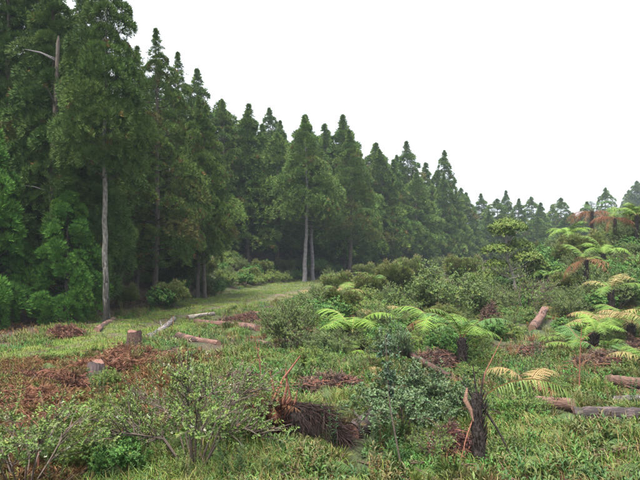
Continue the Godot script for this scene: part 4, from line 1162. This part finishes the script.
# ---------------------------------------------------------------- stuff
func build_cover() -> void:
	rng.seed = 101
	var g1 := [Color(0.075, 0.15, 0.02), Color(0.10, 0.185, 0.026), Color(0.05, 0.11, 0.018), Color(0.14, 0.17, 0.035), Color(0.15, 0.13, 0.05)]
	var short := [Color(0.15, 0.24, 0.04), Color(0.11, 0.20, 0.032), Color(0.22, 0.23, 0.06)]
	var straw := [Color(0.30, 0.23, 0.11), Color(0.22, 0.15, 0.08), Color(0.36, 0.3, 0.16)]
	var weed := [Color(0.05, 0.12, 0.034), Color(0.075, 0.155, 0.04), Color(0.042, 0.095, 0.034), Color(0.11, 0.155, 0.05), Color(0.13, 0.10, 0.05)]
	var rusty := [Color(0.2, 0.09, 0.052), Color(0.23, 0.12, 0.07), Color(0.11, 0.055, 0.038), Color(0.22, 0.15, 0.085)]
	var open := func(x: float, d: float) -> float:
		return (1.0 - lawn(x, d)) * (1.0 - 0.93 * litter(x, d)) * (1.0 - 0.85 * bare(x, d)) * (1.0 - ss(0.0, 2.0, edge_x(d) - x) * (1.0 - ss(40, 46, d))) * (0.16 + 0.84 * ss(-0.2, 0.25, patch.get_noise_2d(x * 1.6 + 7, d * 1.6)))
	scatter("grass", "rough green grass growing through the open clearing", "grass", plain(blades(501, 26, 0.26, 0.011, 0.7, 0.12), mat.grass), 56000, 6.0, 70.0, 0.9, Vector2(0.6, 1.3), g1, open)
	scatter("short_grass", "short turf on the strip along the forest edge", "grass", plain(blades(502, 34, 0.10, 0.010, 0.9, 0.2), mat.grass), 60000, 11.0, 62.0, 1.0, Vector2(0.6, 1.35), short, func(x, d): return lawn(x, d) * (1.0 - 0.85 * worn(x, d)) * (0.45 + 0.55 * ss(-0.25, 0.2, patch.get_noise_2d(x * 2.2 + 80, d * 2.2))))
	scatter("dry_grass", "bleached and brown grass stems among the green", "grass", plain(blades(503, 14, 0.34, 0.008, 0.9, 0.14), mat.dry), 16000, 6.0, 70.0, 0.9, Vector2(0.6, 1.2), straw, func(x, d): return (1.0 - 0.85 * lawn(x, d)) * 0.8 * open.call(x, d) * ss(-0.1, 0.3, patch.get_noise_2d(x * 1.2 - 60, d * 1.2)) + 0.12 * (1.0 - 0.9 * lawn(x, d)))
	var wd := Geo.new()
	for i in 5:
		var a := i * 2.4
		var at := Vector3(cos(a) * 0.08, rf(0.04, 0.16), sin(a) * 0.08)
		wd.put(T[["small", "narrow"][i % 2]][i % 4], Transform3D(basis_y(Vector3(cos(a) * 0.4, 1, sin(a) * 0.4), a, 1.3), at), Color.WHITE)
	scatter("weeds", "low broad-leaved weeds covering the clearing", "weeds", wd.mesh(mat.leaf), 14000, 6.0, 60.0, 0.85, Vector2(0.6, 1.4), weed, func(x, d): return (0.08 + 0.92 * ss(0.0, 0.3, patch.get_noise_2d(x * 1.5 + 200, d * 1.5))) * (1.0 - 0.85 * litter(x, d)) * (1.0 - 0.9 * lawn(x, d)) * (1.0 - 0.9 * bare(x, d)) * (1.0 - 0.7 * ss(0.0, 2.0, edge_x(d) - x) * (1.0 - ss(40, 46, d))))
	var sm := Geo.new()
	for i in 9:
		var a := i * 2.4
		sm.put(T.small[i % 4], Transform3D(basis_y(Vector3(cos(a) * 0.5, 1, sin(a) * 0.5), a, 1.0), Vector3(cos(a) * 0.1, rf(0.02, 0.12), sin(a) * 0.1) * rf(0.5, 1.2)), Color.WHITE)
	scatter("ground_cover", "fine-leaved bright ground cover in thick patches", "ground cover", sm.mesh(mat.leaf), 20000, 6.0, 45.0, 0.85, Vector2(0.7, 1.5), [Color(0.07, 0.20, 0.05), Color(0.10, 0.24, 0.06), Color(0.06, 0.16, 0.045)], func(x, d): return ss(0.0, 0.2, patch.get_noise_2d(x * 1.1 + 300, d * 1.1)) * (1.0 - litter(x, d)) * (1.0 - lawn(x, d)) * (1.0 - ss(0.0, 1.0, edge_x(d) - x)))
	scatter("needle_litter", "rusty dead needles and slash lying on the ground", "litter", plain(T.dead[0] + T.dead[1], mat.dry), 26000, 6.0, 45.0, 0.9, Vector2(0.6, 1.2), rusty, func(x, d): return litter(x, d) + (0.12 + 0.75 * bare(x, d)) * (1.0 - 0.9 * lawn(x, d)) + 0.5 * ss(0.3, 2.0, edge_x(d) - x), 1.5)
	var tall := Geo.new()
	for i in 4:
		var a := i * 1.9
		var lean := Vector3(cos(a) * 0.25, 1, sin(a) * 0.25)
		for k in 6:
			tall.put(T.narrow[(i + k) % 4], Transform3D(basis_y(lean, a + k, 0.95 - 0.07 * k), lean * (0.06 + 0.085 * k) + Vector3(cos(a), 0, sin(a)) * 0.05), Color.WHITE)
	var rough := func(x: float, d: float) -> float: return (1.0 - lawn(x, d)) * (1.0 - 0.5 * litter(x, d)) * (1.0 - ss(-0.5, 1.0, edge_x(d) - x) * (1.0 - ss(40, 46, d)))
	scatter("tall_weeds", "knee-high leafy weeds of mixed green, yellow and rust", "weeds", tall.mesh(mat.leaf), 3600, 6.5, 75.0, 0.8, Vector2(0.5, 1.2), weed + [Color(0.17, 0.19, 0.06), Color(0.2, 0.1, 0.05), Color(0.1, 0.13, 0.07)], func(x, d): return rough.call(x, d) * ss(-0.05, 0.3, patch.get_noise_2d(x * 1.4 - 140, d * 1.4)) + 0.04)
	var ht := Geo.new()
	for i in 14:
		var a := i * 2.4
		ht.put(T.heath[i % 4], Transform3D(basis_y(Vector3(cos(a) * 0.6, 1, sin(a) * 0.6), a, rf(1.0, 1.6)), Vector3(cos(a) * 0.13, rf(0.0, 0.2), sin(a) * 0.13)), Color.WHITE)
	scatter("heath_tufts", "wiry brown and green heath tufts between the grass", "heath", ht.mesh(mat.leaf), 12000, 7.0, 80.0, 0.8, Vector2(0.35, 0.95), [Color(0.09, 0.13, 0.035), Color(0.14, 0.12, 0.05), Color(0.17, 0.10, 0.06), Color(0.07, 0.12, 0.03), Color(0.11, 0.15, 0.04)], func(x, d): return rough.call(x, d) * ss(0.0, 0.3, patch.get_noise_2d(x * 1.1 + 500, d * 1.1)) * ss(-6, 1, x - track_x(d)))
	scatter("bracken", "small arching fern fronds scattered through the scrub", "bracken", fronds.dark[0], 900, 7.0, 60.0, 0.8, Vector2(0.22, 0.42), [Color(0.8, 0.8, 0.8), Color(1.1, 1.0, 0.9), Color(1.6, 0.8, 0.8)], rough)
	var flat := Geo.new()
	for i in 3:
		flat.put(T.dead[i], Transform3D(basis_y(Vector3(cos(i * 2.1), 0.12, sin(i * 2.1)), 0.0, 1.0), Vector3(0, 0.03 + 0.03 * i, 0)), Color.WHITE)
	scatter("slash_litter", "thick rusty slash of dead cedar sprays on the near bank", "litter", flat.mesh(mat.dry), 105000, 7.0, 18.0, 1.0, Vector2(0.7, 1.4), rusty + [Color(0.12, 0.13, 0.04)], func(x, d): return litter(x, d), 0.5)
	var tw := Geo.new()
	for i in 3:
		var dr := Vector3(rf(-1, 1), rf(-0.1, 0.2), rf(-1, 1)).normalized() * rf(0.2, 0.4)
		tube(tw, [-dr + Vector3(0, 0.04, 0), Vector3(0, 0.06, 0), dr + Vector3(0, 0.04, 0)], [0.009, 0.007, 0.003], 4, Color.WHITE)
	scatter("fallen_twigs", "scattered dead twigs on the clearing floor", "twigs", tw.mesh(mat.twig), 4500, 6.0, 40.0, 0.9, Vector2(0.6, 1.5), [Color(1, 0.9, 0.85), Color(1.3, 1.0, 0.8)], func(x, d): return 0.3 + 0.7 * litter(x, d) + 0.6 * bare(x, d), 0.4)
